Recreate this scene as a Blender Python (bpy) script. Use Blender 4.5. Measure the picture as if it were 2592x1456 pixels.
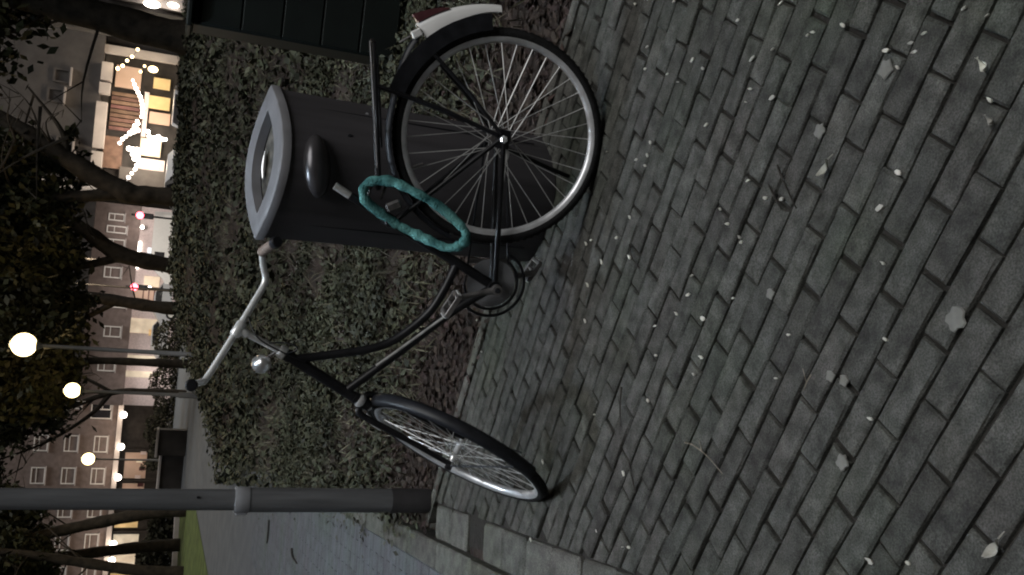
import bpy, math, random
import numpy as np, zlib
from mathutils import Vector, Matrix
random.seed(7); rng = np.random.default_rng(7)
SC = bpy.context.scene; COL = SC.collection
for o in list(bpy.data.objects): bpy.data.objects.remove(o)

# ------------------------------------------------------------------ camera
PITCH, ROLL, CAM_H, FPX = 0.36841, 0.09629, 1.3195, 2280.2
fw = Vector((0, math.cos(PITCH), -math.sin(PITCH))); up0 = Vector((0, math.sin(PITCH), math.cos(PITCH))); rt0 = Vector((1, 0, 0))
rt = rt0*math.cos(ROLL) + up0*math.sin(ROLL); up = up0*math.cos(ROLL) - rt0*math.sin(ROLL)
cd = bpy.data.cameras.new('camera'); cam = bpy.data.objects.new('camera', cd); COL.objects.link(cam)
cd.sensor_fit = 'HORIZONTAL'; cd.sensor_width = 36.0; cd.lens = 36.0*FPX/2592; cd.clip_start = 0.05; cd.clip_end = 600
# the phone was held upright: the picture's right-hand side is the ground
X_, Y_, Z_ = -up, rt, -fw
cam.matrix_world = Matrix(((X_.x, Y_.x, Z_.x, 0), (X_.y, Y_.y, Z_.y, 0), (X_.z, Y_.z, Z_.z, CAM_H), (0, 0, 0, 1)))
SC.camera = cam

# ------------------------------------------------------------------ night sky, broad soft light, exposure
W = bpy.data.worlds.new('World'); SC.world = W; W.use_nodes = True
bg = W.node_tree.nodes['Background']; bg.inputs[0].default_value = (0.75, 0.6, 0.45, 1); bg.inputs[1].default_value = 0.012
sd = bpy.data.lights.new('sun', 'SUN'); sd.energy = 1.7; sd.angle = math.radians(36); sd.color = (1.0, 0.99, 0.96)
sun = bpy.data.objects.new('sun', sd); COL.objects.link(sun)
sun.rotation_euler = Vector((-0.28, 0.32, -1.0)).to_track_quat('-Z', 'Y').to_euler()
SC.view_settings.view_transform = 'Standard'; SC.view_settings.look = 'None'
SC.cycles.filter_width = 2.0      # a phone's slightly soft night picture
SC.view_settings.exposure = 0.0; SC.view_settings.gamma = 1.0; SC.view_settings.use_curve_mapping = False

# ------------------------------------------------------------------ materials
def mat(name, col, rough=0.7, metal=0.0, var=0.25, scale=8.0, bump=0.0, bscale=40.0, rand=0.0, spec=0.4, col2=None, coat=0.0, island=False, detail=5.0, world=False, speck=0.0, stain=None, streak=False):
    m = bpy.data.materials.new(name); m.use_nodes = True; nt = m.node_tree; N = nt.nodes; L = nt.links
    b = N['Principled BSDF']; b.inputs['Roughness'].default_value = rough; b.inputs['Metallic'].default_value = metal
    b.inputs['Specular IOR Level'].default_value = spec; b.inputs['Coat Weight'].default_value = coat
    tc = N.new('ShaderNodeTexCoord'); nz = N.new('ShaderNodeTexNoise'); nz.inputs['Scale'].default_value = scale; nz.inputs['Detail'].default_value = detail
    gp = N.new('ShaderNodeNewGeometry'); vec = gp.outputs['Position'] if world else tc.outputs['Object']
    if streak:
        mp = N.new('ShaderNodeMapping'); mp.inputs['Scale'].default_value = (4, 4, .35); L.new(tc.outputs['Object'], mp.inputs['Vector']); vec = mp.outputs['Vector']
    L.new(vec, nz.inputs['Vector'])
    mx = N.new('ShaderNodeMix'); mx.data_type = 'RGBA'
    c2 = col2 or tuple(max(0, c*(1-var*1.6)) for c in col); c1 = col if col2 else tuple(min(1, c*(1+var)) for c in col)
    mx.inputs['A'].default_value = (*c1, 1); mx.inputs['B'].default_value = (*c2, 1)
    rmp = N.new('ShaderNodeMapRange'); rmp.inputs['From Min'].default_value = 0.3; rmp.inputs['From Max'].default_value = 0.7
    L.new(nz.outputs['Fac'], rmp.inputs['Value']); L.new(rmp.outputs['Result'], mx.inputs['Factor'])
    out = mx.outputs['Result']
    if stain:
        ns = N.new('ShaderNodeTexNoise'); ns.inputs['Scale'].default_value = 1.9; ns.inputs['Detail'].default_value = 4; L.new(vec, ns.inputs['Vector'])
        for lo_, hi_, cc in ((.5, .68, stain[0]), (.47, .3, stain[1])):
            rs = N.new('ShaderNodeMapRange'); rs.inputs['From Min'].default_value = lo_; rs.inputs['From Max'].default_value = hi_; L.new(ns.outputs['Fac'], rs.inputs['Value'])
            ms = N.new('ShaderNodeMix'); ms.data_type = 'RGBA'; ms.blend_type = 'MULTIPLY'; ms.inputs['B'].default_value = (*cc, 1)
            L.new(rs.outputs['Result'], ms.inputs['Factor']); L.new(out, ms.inputs['A']); out = ms.outputs['Result']
    if speck > 0:
        nk = N.new('ShaderNodeTexNoise'); nk.inputs['Scale'].default_value = 260; nk.inputs['Detail'].default_value = 2; L.new(vec, nk.inputs['Vector'])
        rk_ = N.new('ShaderNodeMapRange'); rk_.inputs['From Min'].default_value = .32; rk_.inputs['From Max'].default_value = .68; rk_.inputs['To Min'].default_value = 1-speck; rk_.inputs['To Max'].default_value = 1+speck
        L.new(nk.outputs['Fac'], rk_.inputs['Value']); mk = N.new('ShaderNodeMix'); mk.data_type = 'RGBA'; mk.blend_type = 'MULTIPLY'; mk.inputs['Factor'].default_value = 1
        L.new(out, mk.inputs['A']); L.new(rk_.outputs['Result'], mk.inputs['B']); out = mk.outputs['Result']
    if rand > 0:
        oi = N.new('ShaderNodeObjectInfo'); src = oi.outputs['Random']
        if island:
            ge = N.new('ShaderNodeNewGeometry'); ad = N.new('ShaderNodeMath'); ad.operation = 'ADD'
            L.new(oi.outputs['Random'], ad.inputs[0]); L.new(ge.outputs['Random Per Island'], ad.inputs[1])
            fr = N.new('ShaderNodeMath'); fr.operation = 'FRACT'; L.new(ad.outputs[0], fr.inputs[0]); src = fr.outputs[0]
        hs = N.new('ShaderNodeHueSaturation'); mr = N.new('ShaderNodeMapRange')
        mr.inputs['To Min'].default_value = 1-rand; mr.inputs['To Max'].default_value = 1+rand
        L.new(src, mr.inputs['Value']); L.new(mr.outputs['Result'], hs.inputs['Value'])
        m2 = N.new('ShaderNodeMath'); m2.operation = 'MULTIPLY'; m2.inputs[1].default_value = 7.31; L.new(src, m2.inputs[0])
        f2 = N.new('ShaderNodeMath'); f2.operation = 'FRACT'; L.new(m2.outputs[0], f2.inputs[0])
        mh = N.new('ShaderNodeMapRange'); mh.inputs['To Min'].default_value = 0.47; mh.inputs['To Max'].default_value = 0.53
        L.new(f2.outputs[0], mh.inputs['Value']); L.new(mh.outputs['Result'], hs.inputs['Hue'])
        L.new(out, hs.inputs['Color']); out = hs.outputs['Color']
    L.new(out, b.inputs['Base Color'])
    if bump > 0:
        n2 = N.new('ShaderNodeTexNoise'); n2.inputs['Scale'].default_value = bscale; n2.inputs['Detail'].default_value = 6
        L.new(vec, n2.inputs['Vector']); bp = N.new('ShaderNodeBump'); bp.inputs['Strength'].default_value = bump; bp.inputs['Distance'].default_value = 0.01
        L.new(n2.outputs['Fac'], bp.inputs['Height']); L.new(bp.outputs['Normal'], b.inputs['Normal'])
    return m
def emit(name, col, strength, sample=True):
    m = bpy.data.materials.new(name); m.use_nodes = True; nt = m.node_tree; b = nt.nodes['Principled BSDF']
    b.inputs['Base Color'].default_value = (*[c*0.6 for c in col], 1)
    nz = nt.nodes.new('ShaderNodeTexNoise'); nz.inputs['Scale'].default_value = 1.3; tc = nt.nodes.new('ShaderNodeTexCoord'); nt.links.new(tc.outputs['Object'], nz.inputs['Vector'])
    mr = nt.nodes.new('ShaderNodeMapRange'); mr.inputs['From Min'].default_value = .3; mr.inputs['From Max'].default_value = .7
    mr.inputs['To Min'].default_value = strength*0.55; mr.inputs['To Max'].default_value = strength*1.3
    nt.links.new(nz.outputs['Fac'], mr.inputs['Value']); nt.links.new(mr.outputs['Result'], b.inputs['Emission Strength'])
    b.inputs['Emission Color'].default_value = (*col, 1)
    if not sample: m.cycles.emission_sampling = 'NONE'
    return m
M = {}
M['brick'] = mat('paving_brick', (0.07072, 0.07208, 0.06596), 0.88, var=0.34, scale=22, bump=0.45, bscale=120, rand=0.2, island=True, detail=8, stain=((0.87,0.96,0.82),(0.98,0.91,0.92)), speck=0.42, world=True)
M['sand'] = mat('joint_sand', (0.0245, 0.0224, 0.0196), 0.95, scale=30, bump=0.5, bscale=80)
M['kerb'] = mat('kerb_concrete', (0.105, 0.1064, 0.0966), 0.85, var=0.3, scale=14, bump=0.3, bscale=70, rand=0.12, stain=((0.87,0.96,0.82),(0.98,0.91,0.92)), speck=0.42, world=True)
M['path'] = mat('path_brick', (0.1032, 0.1113, 0.122), 0.85, var=0.16, scale=9, bump=0.4, bscale=60, rand=0.08, island=True, stain=((0.87,0.96,0.82),(0.98,0.91,0.92)), speck=0.42, world=True)
M['pathfar'] = mat('path_far', (0.1032, 0.1113, 0.122), 0.9, var=0.14, scale=3, bump=0.3, bscale=60, speck=.2, world=True)
M['soil'] = mat('soil', (0.035, 0.0252, 0.021), 0.95, var=0.5, scale=7, bump=0.9, bscale=35)
M['earth'] = mat('far_ground', (0.05, 0.045, 0.035), 0.95, var=0.3, scale=0.5)
M['road'] = mat('asphalt', (0.055, 0.055, 0.055), 0.8, var=0.2, scale=1.0)
M['lawn'] = mat('lawn', (0.08262, 0.1118, 0.0311), 0.95, var=0.35, scale=2.5, bump=0.6, bscale=25)
M['ivy'] = mat('ivy_leaf', (0.04629, 0.04902, 0.02996), 0.6, var=0.35, scale=1.2, rand=0.6, island=True, spec=0.25)
M['blade'] = mat('grass_blade', (0.14, 0.133, 0.091), 0.6, var=0.3, scale=1.2, rand=0.5, island=True, spec=0.25)
M['litter'] = mat('dead_leaf', (0.04488, 0.03264, 0.02788), 0.8, var=0.3, scale=1.2, rand=0.6, island=True, spec=0.2)
M['frame'] = mat('black_frame_paint', (0.012, 0.012, 0.014), 0.35, var=0.3, scale=20, spec=0.3)
M['rubber'] = mat('tyre_rubber', (0.014, 0.014, 0.015), 0.75, scale=60, bump=0.3, bscale=150, spec=0.25)
M['chrome'] = mat('chrome', (0.9, 0.91, 0.93), 0.24, 0.6, var=0.06, scale=30)
M['satin'] = mat('satin_handlebar', (0.93, 0.94, 0.95), 0.28, 0.35, var=0.05, scale=30)
M['lampchrome'] = mat('lamp_chrome', (0.95, 0.95, 0.96), 0.3, 0.85, var=0.04, scale=30, coat=0.6)
M['alloy'] = mat('dull_alloy', (0.66, 0.66, 0.66), 0.36, 0.6, var=0.2, scale=25)
M['rim'] = mat('rim_steel', (0.78, 0.79, 0.82), 0.38, 0.55, var=0.15, scale=20)
M['spoke'] = mat('spoke_steel', (0.7, 0.7, 0.7), 0.4, 0.5, var=0.15, scale=20)
M['steel'] = mat('grey_steel', (0.176, 0.168, 0.168), 0.5, 0.6, var=0.3, scale=25)
M['plastic'] = mat('black_plastic', (0.015, 0.016, 0.02), 0.45, scale=30, spec=0.3)
M['white'] = mat('white_plastic', (0.82, 0.82, 0.82), 0.4, var=0.05, scale=12, spec=0.5)
M['red'] = mat('red_plastic', (0.085, 0.03, 0.035), 0.3, var=0.2, scale=40, spec=0.6)
M['grip'] = mat('brown_grip', (0.288, 0.224, 0.192), 0.6, var=0.2, scale=60, bump=0.4, bscale=120)
M['teal'] = mat('teal_fabric', (0.18, 0.45, 0.441), 0.95, col2=(0.015, 0.07, 0.075), scale=20, bump=0.8, bscale=160, spec=0.1)
M['amber'] = mat('amber_plastic', (0.6, 0.3, 0.05), 0.3)
M['binbody'] = mat('bin_charcoal', (0.066, 0.0627, 0.0693), 0.40, var=0.16, streak=True, detail=8, scale=5, bump=0.06, bscale=200, spec=0.4)
M['ashmetal'] = mat('ashtray_metal', (0.0975, 0.09375, 0.1013), 0.27, 0.5, var=0.2, scale=12)
M['bingrey'] = mat('bin_pale_grey', (0.1965, 0.1965, 0.211), 0.5, var=0.16, scale=8)
M['bindirt'] = mat('bin_dirty_plate', (0.084, 0.077, 0.063), 0.7, var=0.6, scale=28)
M['cabinet'] = mat('dark_green_paint', (0.0042, 0.0072, 0.0054), 0.7, var=0.3, scale=6, spec=0.3)
M['pole'] = mat('lamp_post_grey', (0.14, 0.145, 0.155), 0.6, var=0.18, streak=True, scale=8, bump=0.05, bscale=200, spec=0.4)
M['poledark'] = mat('lamp_post_foot', (0.03, 0.028, 0.03), 0.8, scale=10)
M['collar'] = mat('lamp_post_collar', (0.3, 0.3075, 0.33), 0.5, var=0.1)
M['bark'] = mat('bark', (0.0375, 0.0285, 0.0195), 0.9, var=0.4, scale=6, bump=0.8, bscale=25)
M['crown'] = mat('crown_leaf', (0.036, 0.036, 0.01584), 0.6, var=0.3, scale=0.7, rand=0.55, island=True, spec=0.2)
M['hedge'] = mat('hedge_leaf', (0.03375, 0.0315, 0.01875), 0.7, var=0.3, scale=1.0, rand=0.5, island=True, spec=0.2)
M['greywall'] = mat('grey_render', (0.1275, 0.1162, 0.1125), 0.9, var=0.15, scale=1.5)
M['pinkbrick'] = mat('pink_brick_wall', (0.205, 0.162, 0.15), 0.9, var=0.15, scale=2.5)
M['darkwall'] = mat('dark_shopfront', (0.04, 0.0352, 0.0336), 0.8, var=0.3, scale=2)
M['fascia'] = mat('pale_fascia', (0.496, 0.448, 0.432), 0.7, var=0.15, scale=0.8)
M['brown'] = mat('brown_board', (0.16, 0.088, 0.072), 0.7, var=0.2, scale=3, rand=0.2)
M['wframe'] = mat('white_window_frame', (0.8, 0.77, 0.74), 0.6, var=0.05)
M['glass'] = mat('dark_window_glass', (0.03, 0.03, 0.035), 0.15, spec=0.6)
M['carwhite'] = mat('white_car_paint', (0.7, 0.7, 0.72), 0.35, var=0.03, coat=0.5)
M['carsilver'] = mat('silver_car_paint', (0.45, 0.46, 0.5), 0.35, var=0.03, coat=0.5)
M['signpink'] = mat('pinkish_panel', (0.7, 0.6, 0.6), 0.7, var=0.1)
M['fleck'] = mat('pale_fleck', (0.527, 0.5185, 0.4675), 0.8, var=0.1, scale=200, rand=0.3)
M['gum'] = mat('chewing_gum', (0.1872, 0.1872, 0.1728), 0.8, var=0.1, scale=60)
M['twig'] = mat('dry_twig', (0.22, 0.19, 0.15), 0.8, var=0.3, scale=60)
M['darktwig'] = mat('dark_twig', (0.03, 0.026, 0.022), 0.8, var=0.3, scale=60)
M['E_globe'] = emit('lamp_globe_light', (1.0, 0.8, 0.4), 5)
M['E_white'] = emit('white_shop_light', (1.0, 0.9, 0.78), 9, False)
M['E_warm'] = emit('warm_shop_light', (1.0, 0.78, 0.42), 6, False)
M['E_shop'] = emit('shop_window_glow', (1.0, 0.82, 0.6), 0.4, False)
M['E_yellow'] = emit('yellow_lit_panel', (0.9, 0.62, 0.28), 0.4, False)
M['E_pale'] = emit('pale_lit_window', (1.0, 0.86, 0.66), 0.35, False)
M['E_dim'] = emit('dim_lit_window', (0.8, 0.55, 0.42), 0.12, False)
M['E_cool'] = emit('cool_lit_window', (0.9, 0.95, 1.0), 0.8, False)
M['E_red'] = emit('red_signal', (1.0, 0.1, 0.14), 9, False)
M['E_post'] = emit('post_lamp_light', (0.72, 0.86, 1.0), 470)

# ------------------------------------------------------------------ mesh helpers
class MB:
    def __init__(s): s.v = []; s.f = []
    def add(s, v, f):
        n = len(s.v); s.v += [tuple(p) for p in v]; s.f += [tuple(i+n for i in q) for q in f]; return s
    def box(s, c, d, R=None, bev=0.0):
        x, y, z = d[0]/2, d[1]/2, d[2]/2
        if bev <= 0:
            v = [(-x,-y,-z),(x,-y,-z),(x,y,-z),(-x,y,-z),(-x,-y,z),(x,-y,z),(x,y,z),(-x,y,z)]
            f = [(3,2,1,0),(4,5,6,7),(0,1,5,4),(1,2,6,5),(2,3,7,6),(3,0,4,7)]
        else:
            b = min(bev, x*.9, y*.9, z*.9)
            def ring(ix, iy, z_): return [(-ix,-iy+b,z_),(-ix+b,-iy,z_),(ix-b,-iy,z_),(ix,-iy+b,z_),(ix,iy-b,z_),(ix-b,iy,z_),(-ix+b,iy,z_),(-ix,iy-b,z_)]
            v = ring(x-b, y-b, -z)+ring(x, y, -z+b)+ring(x, y, z-b)+ring(x-b, y-b, z)
            f = [tuple(range(7,-1,-1)), tuple(range(24,32))]
            for r in range(3):
                for k in range(8): f.append((r*8+k, r*8+(k+1)%8, r*8+8+(k+1)%8, r*8+8+k))
        if R is not None: v = [R @ Vector(p) for p in v]
        return s.add([(p[0]+c[0], p[1]+c[1], p[2]+c[2]) for p in v], f)
    def tube(s, pts, rad, n=10, cap=True, closed=False, flat=None):
        P = [Vector(p) for p in pts]; m = len(P)
        R = rad if isinstance(rad, (list, tuple)) else [rad]*m
        v = []; f = []; prev = None
        for i in range(m):
            if closed: t = P[(i+1) % m]-P[i-1]
            else: t = P[min(i+1, m-1)]-P[max(i-1, 0)]
            t = t.normalized() if t.length > 1e-9 else Vector((0, 0, 1))
            if prev is None:
                a = Vector((0, 0, 1)) if abs(t.z) < .9 else Vector((0, 1, 0)); u = t.cross(a).normalized()
            else:
                u = prev - t*prev.dot(t); u = u.normalized() if u.length > 1e-6 else t.orthogonal().normalized()
            prev = u; w = t.cross(u)
            for k in range(n):
                a = 2*math.pi*k/n; v.append(P[i] + (u*math.cos(a)+w*math.sin(a))*R[i])
        for i in range(m if closed else m-1):
            j = (i+1) % m
            for k in range(n): f.append((i*n+k, i*n+(k+1) % n, j*n+(k+1) % n, j*n+k))
        if cap and not closed: f += [tuple(range(n-1, -1, -1)), tuple((m-1)*n+k for k in range(n))]
        return s.add(v, f)
    def lathe(s, prof, c=(0,0,0), axis=(0,0,1), n=24):
        A = Vector(axis).normalized(); u = A.orthogonal().normalized(); w = A.cross(u); c = Vector(c); v = []; f = []
        for r, h in prof:
            for k in range(n):
                a = 2*math.pi*k/n; v.append(c + A*h + (u*math.cos(a)+w*math.sin(a))*r)
        for i in range(len(prof)-1):
            for k in range(n): f.append((i*n+k, i*n+(k+1) % n, (i+1)*n+(k+1) % n, (i+1)*n+k))
        f += [tuple(range(n-1, -1, -1)), tuple((len(prof)-1)*n+k for k in range(n))]
        return s.add(v, f)
    def sphere(s, c, r, n=14, sx=1, sy=1, sz=1):
        pr = [(math.sin(math.pi*i/(n//2)), -math.cos(math.pi*i/(n//2))) for i in range(n//2+1)]; v = []; f = []
        for q, h in pr:
            for k in range(n):
                a = 2*math.pi*k/n; v.append((c[0]+max(q,1e-4)*r*sx*math.cos(a), c[1]+max(q,1e-4)*r*sy*math.sin(a), c[2]+r*sz*h))
        for i in range(len(pr)-1):
            for k in range(n): f.append((i*n+k, i*n+(k+1) % n, (i+1)*n+(k+1) % n, (i+1)*n+k))
        return s.add(v, f)
    def prism(s, poly, a, b, fn):      # poly of 2-D points, fn(u, v, w) -> 3-D, extruded w from a to b
        n = len(poly); v = [fn(p[0], p[1], a) for p in poly]+[fn(p[0], p[1], b) for p in poly]
        f = [tuple(range(n-1, -1, -1)), tuple(range(n, 2*n))]+[(k, (k+1) % n, n+(k+1) % n, n+k) for k in range(n)]
        return s.add(v, f)
    def mesh(s, name, m, smooth=None):
        me = bpy.data.meshes.new(name); me.from_pydata([tuple(p) for p in s.v], [], s.f); me.update()
        me.materials.append(m)
        if smooth:
            me.polygons.foreach_set('use_smooth', [True]*len(me.polygons))
            try: me.set_sharp_from_angle(angle=math.radians(smooth))
            except Exception: pass
        return me
    def build(s, name, m, parent=None, smooth=None, **props):
        return link(name, s.mesh(name, m, smooth), parent, **props)
def link(name, me, parent=None, **props):
    o = bpy.data.objects.new(name, me); COL.objects.link(o)
    if parent: o.parent = parent
    for k, v in props.items(): o[k] = v
    return o
def thing(name, label, cat, loc=(0,0,0), rz=0.0, group=None):
    o = bpy.data.objects.new(name, None); COL.objects.link(o); o.empty_display_size = .1
    o.location = loc; o.rotation_euler = (0, 0, rz); o['label'] = label; o['category'] = cat
    if group: o['group'] = group
    return o
def quads(name, m, P, A, B, parent=None, fold=None, **props):
    """many small leaf quads: centre P, half axes A and B (N,3)"""
    n = len(P); V = np.empty((n, 4, 3)); V[:,0] = P-A; V[:,1] = P-B; V[:,2] = P+A; V[:,3] = P+B
    if fold is not None: V[:,1] += fold; V[:,3] += fold
    me = bpy.data.meshes.new(name); me.vertices.add(n*4); me.vertices.foreach_set('co', V.reshape(-1))
    me.loops.add(n*4); me.loops.foreach_set('vertex_index', np.arange(n*4, dtype=np.int32))
    me.polygons.add(n); me.polygons.foreach_set('loop_start', np.arange(0, n*4, 4, dtype=np.int32)); me.polygons.foreach_set('loop_total', np.full(n, 4, dtype=np.int32))
    me.update(calc_edges=True); me.materials.append(m)
    return link(name, me, parent, **props)
def rand_dirs(n):
    d = rng.normal(size=(n, 3)); return d/np.linalg.norm(d, axis=1)[:, None]
def leaf_cloud(name, m, P, size, parent, flat=0.0, **props):
    n = len(P); a = rand_dirs(n); a[:,2] *= (1-flat); nrm = rand_dirs(n); nrm[:,2] = np.abs(nrm[:,2])+flat*2
    a -= nrm*(np.sum(a*nrm, 1)/np.sum(nrm*nrm, 1))[:,None]; a /= np.linalg.norm(a, axis=1)[:,None]+1e-9
    b = np.cross(nrm, a); b /= np.linalg.norm(b, axis=1)[:,None]+1e-9
    s = size*(0.6+0.8*rng.random(n))[:,None]
    return quads(name, m, P, a*s, b*s*0.55, parent, **props)
def sm(t): t = np.clip(t, 0, 1); return t*t*(3-2*t)

# ------------------------------------------------------------------ ground: one sheet to the horizon
g = MB(); g.add([(-300,-40,-.12),(300,-40,-.12),(300,420,-.12),(-300,420,-.12)], [(0,1,2,3)]); g.build('ground', M['earth'], kind='structure')

# paving: bricks laid in courses parallel to the bed's edge
ANG = math.radians(151.5); CU = Vector((math.cos(ANG), math.sin(ANG), 0)); CV = Vector((math.sin(ANG), -math.cos(ANG), 0))*1.0   # CU along courses, CV away from camera
if CV.y < 0: CV = -CV
E0 = Vector((-0.20, 3.685, 0))                     # a point on the bed's edge
KD = Vector((0.149, -0.989, 0)).normalized(); KN = Vector((KD.y, -KD.x, 0))   # kerb direction (towards camera), KN to the left
if KN.x > 0: KN = -KN
KA = Vector((-1.14, 3.45, 0))                      # point on the line between the two kerb rows
def kerb_x(p): return (p-KA).dot(KN)               # >0 on the path side
pav = MB()
def soft(p): return p
pv = [Vector((-1.6,-1.0,-.014)), Vector((3.5,-1.0,-.014)), Vector((3.5,1.95,-.014)), E0+CU*-1.6+Vector((0,0,-.014)), E0+CU*1.02+Vector((0,0,-.014)), Vector((-1.2,4.02,-.014)), Vector((-0.93,2.6,-.014)), Vector((-.6,.4,-.014))]
pav.add([tuple(p) for p in [pv[0],pv[1],pv[2],pv[3],pv[4],pv[5],pv[6],pv[7]]], [(0,1,2,3,4,5,6,7)])
pavement = pav.build('pavement', M['sand'], kind='structure')
BL, BW, GAP = 0.2025, 0.0697, 0.0075
def brick_mb(seed, l, w):
    r = random.Random(seed); mb = MB(); x, y, b = l/2, w/2, 0.005
    j = lambda a=.0018: r.uniform(-a, a)
    def ring(ix, iy, z): return [(-ix+j(), -iy+j(), z), (j(.01), -iy+j(), z), (ix+j(), -iy+j(), z), (ix+j(), iy+j(), z), (j(.01), iy+j(), z), (-ix+j(), iy+j(), z)]
    v = ring(x, y, -.05)+ring(x, y, -b)+ring(x-b, y-b, 0.0)
    v = [(p[0], p[1], p[2]+(j(.0012) if i >= 12 else 0)) for i, p in enumerate(v)]
    f = [(12,13,16,17), (13,14,15,16)]
    for q in range(2):
        for k in range(6): f.append((q*6+k, q*6+(k+1) % 6, q*6+6+(k+1) % 6, q*6+6+k))
    return mb.add(v, f)
variants = [brick_mb(i, BL-GAP, BW-GAP) for i in range(8)]; vmesh = [b.mesh('brick', M['brick']) for b in variants]
FOOT = [(0.66,1.06),(1.2,3.2),(-1.5,4.4),(-1.05,2.9),(-0.42,0.95)]
def inside(px, py, poly):
    c = False; n = len(poly)
    for i in range(n):
        x1, y1 = poly[i]; x2, y2 = poly[i-1]
        if (y1 > py) != (y2 > py) and px < (x2-x1)*(py-y1)/(y2-y1)+x1: c = not c
    return c
bricks = []
offs = 0
for row in range(-62, 0):
    offs = (0.5 if row % 2 else 0.0)+random.uniform(-.07, .07)
    drift = 0.0
    for col in range(-18, 12):
        u = (col+offs)*BL; vv = (row+.5)*BW
        p = E0 + CU*u + CV*vv + CV*(0.006*math.sin(u*2.1+row*.06)) + CU*random.uniform(-.004, .004)
        if p.y < -.6 or p.x > 3.35: continue
        # bricks that meet the kerb are cut to it
        lim = -0.172; c0 = CU.dot(KN); d0 = (p-KA).dot(KN)
        lo = []; 
        for q in (-1, 1): lo.append((lim-d0-CV.dot(KN)*q*BW/2)/c0)
        if min(lo) > BL/2-GAP: bricks.append((p, row, None))
        elif min(lo) > -BL/2+.02: bricks.append((p, row, (lo[0], lo[1])))
seen = [b for b in bricks if inside(b[0].x, b[0].y, FOOT)]
seen.sort(key=lambda b: (b[0].x**2+b[0].y**2)); single = set(id(b) for b in seen[:298])
rest = MB()
for b in bricks:
    p, row, cut = b; k = random.randrange(8); rz = ANG+random.gauss(0, .012); z = random.gauss(0, .0018)
    tx, ty = random.gauss(0, .008), random.gauss(0, .006)
    if cut:
        vb = variants[k].v; l2_ = []
        for q in vb:
            e = cut[0]+(cut[1]-cut[0])*(.5+(q[1])*-1/BW)-.003; t_ = (q[0]+BL/2)/BL; l2_.append((-BL/2+t_*(min(e, BL/2)+BL/2), q[1], q[2]))
        mb = MB(); mb.add(l2_, variants[k].f)
        if id(b) in single:
            o = mb.build('brick', M['brick'], pavement); o.location = (p.x, p.y, z); o.rotation_euler = (0, 0, ANG)
        else: rest.add([tuple(Matrix.Rotation(ANG,3,'Z') @ Vector(q)+Vector((p.x,p.y,z))) for q in l2_], variants[k].f)
    elif id(b) in single:
        o = link('brick', vmesh[k], pavement); o.location = (p.x, p.y, z); o.rotation_euler = (tx, ty, rz)
    else:
        R = Matrix.Rotation(rz, 3, 'Z') @ Matrix.Rotation(tx, 3, 'X')
        rest.add([tuple(R @ Vector(q)+Vector((p.x, p.y, z))) for q in variants[k].v], variants[k].f)
rest.build('bricks', M['brick'], pavement, kind='stuff')
# thin concrete edging between paving and bed
ed = thing('bed_edging', 'thin concrete edging strip between the brick paving and the planted bed', 'edging')
for i in range(11):
    a = -3.7+i*.44
    MB().box(E0+CU*(a+.22)+CV*.03+Vector((0,0,-.03)), (.43,.05,.09), Matrix.Rotation(ANG+random.gauss(0,.006),3,'Z'), .008).build('edging_stone', M['kerb'], ed)
# kerb rows
kb = bpy.data.objects.new('kerb', None); COL.objects.link(kb); kb['kind'] = 'structure'
KR = math.atan2(KD.y, KD.x)
for i in range(30):
    c = KA - KD*(i*.5-1.6) + KN*.07
    if c.y > 7.2: break
    MB().box(c+Vector((0,0,-.055+random.gauss(0,.003))), (.49,.13,.12), Matrix.Rotation(KR+random.gauss(0,.006),3,'Z'), .008).build('kerb_stone', M['kerb'], kb)
for i in range(14):
    c = KA - KD*(0.55-i*.224) - KN*.09
    if i == 2: continue                                   # one block is missing here
    MB().box(c+Vector((0,0,-.055+random.gauss(0,.004))), (.217,.155,.12), Matrix.Rotation(KR+random.gauss(0,.012),3,'Z'), .009).build('kerb_stone', M['kerb'], kb)
hole = KA - KD*(0.55-2*.224) - KN*.09
MB().box(hole+Vector((0,0,-.05)), (.23,.17,.06), Matrix.Rotation(KR,3,'Z')).build('bare_soil', M['soil'], kind='structure')

# path on the far side of the kerb
pt = MB(); Lp = [KA-KD*-3+KN*.13, KA-KD*10+KN*.13]
pt.add([tuple(Lp[0]+Vector((0,0,-.012))), tuple(Lp[1]+Vector((0,0,-.012))), (-1.8,16,-.012), (5,24,-.012), (5,60,-.012), (-14,60,-.012), (-14,0,-.012)], [(0,1,2,3,4,5,6)])
path = pt.build('path', M['pathfar'], kind='structure')
pr = MB(); cnt = 0
for i in range(130):
    d = -0.6+i*.0695
    for jx in range(-1 if i % 2 else 0, 11):
        a0 = max(0, (jx+(.5 if i % 2 else 0))*.2025); a1 = (jx+1+(.5 if i % 2 else 0))*.2025
        c = KA - KD*d + KN*(.138+(a0+a1)/2)
        if c.x < -3.6: continue
        w, l = .0655, a1-a0-.004; R = Matrix.Rotation(KR+math.pi/2+random.gauss(0,.008),3,'Z') @ Matrix.Rotation(random.gauss(0,.006),3,'X')
        z = random.gauss(0,.0008)
        v = [(-l/2,-w/2,-.04),(l/2,-w/2,-.04),(l/2,w/2,-.04),(-l/2,w/2,-.04),(-l/2,-w/2,-.004),(l/2,-w/2,-.004),(l/2,w/2,-.004),(-l/2,w/2,-.004),(-l/2+.004,-w/2+.004,0),(l/2-.004,-w/2+.004,0),(l/2-.004,w/2-.004,0),(-l/2+.004,w/2-.004,0)]
        pr.add([tuple(R @ Vector(q)+Vector((c.x,c.y,z-.004))) for q in v], [(8,9,10,11)]+[(q*4+k, q*4+(k+1)%4, q*4+4+(k+1)%4, q*4+4+k) for q in range(2) for k in range(4)])
pr.build('path_bricks', M['path'], path, kind='stuff')
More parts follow.
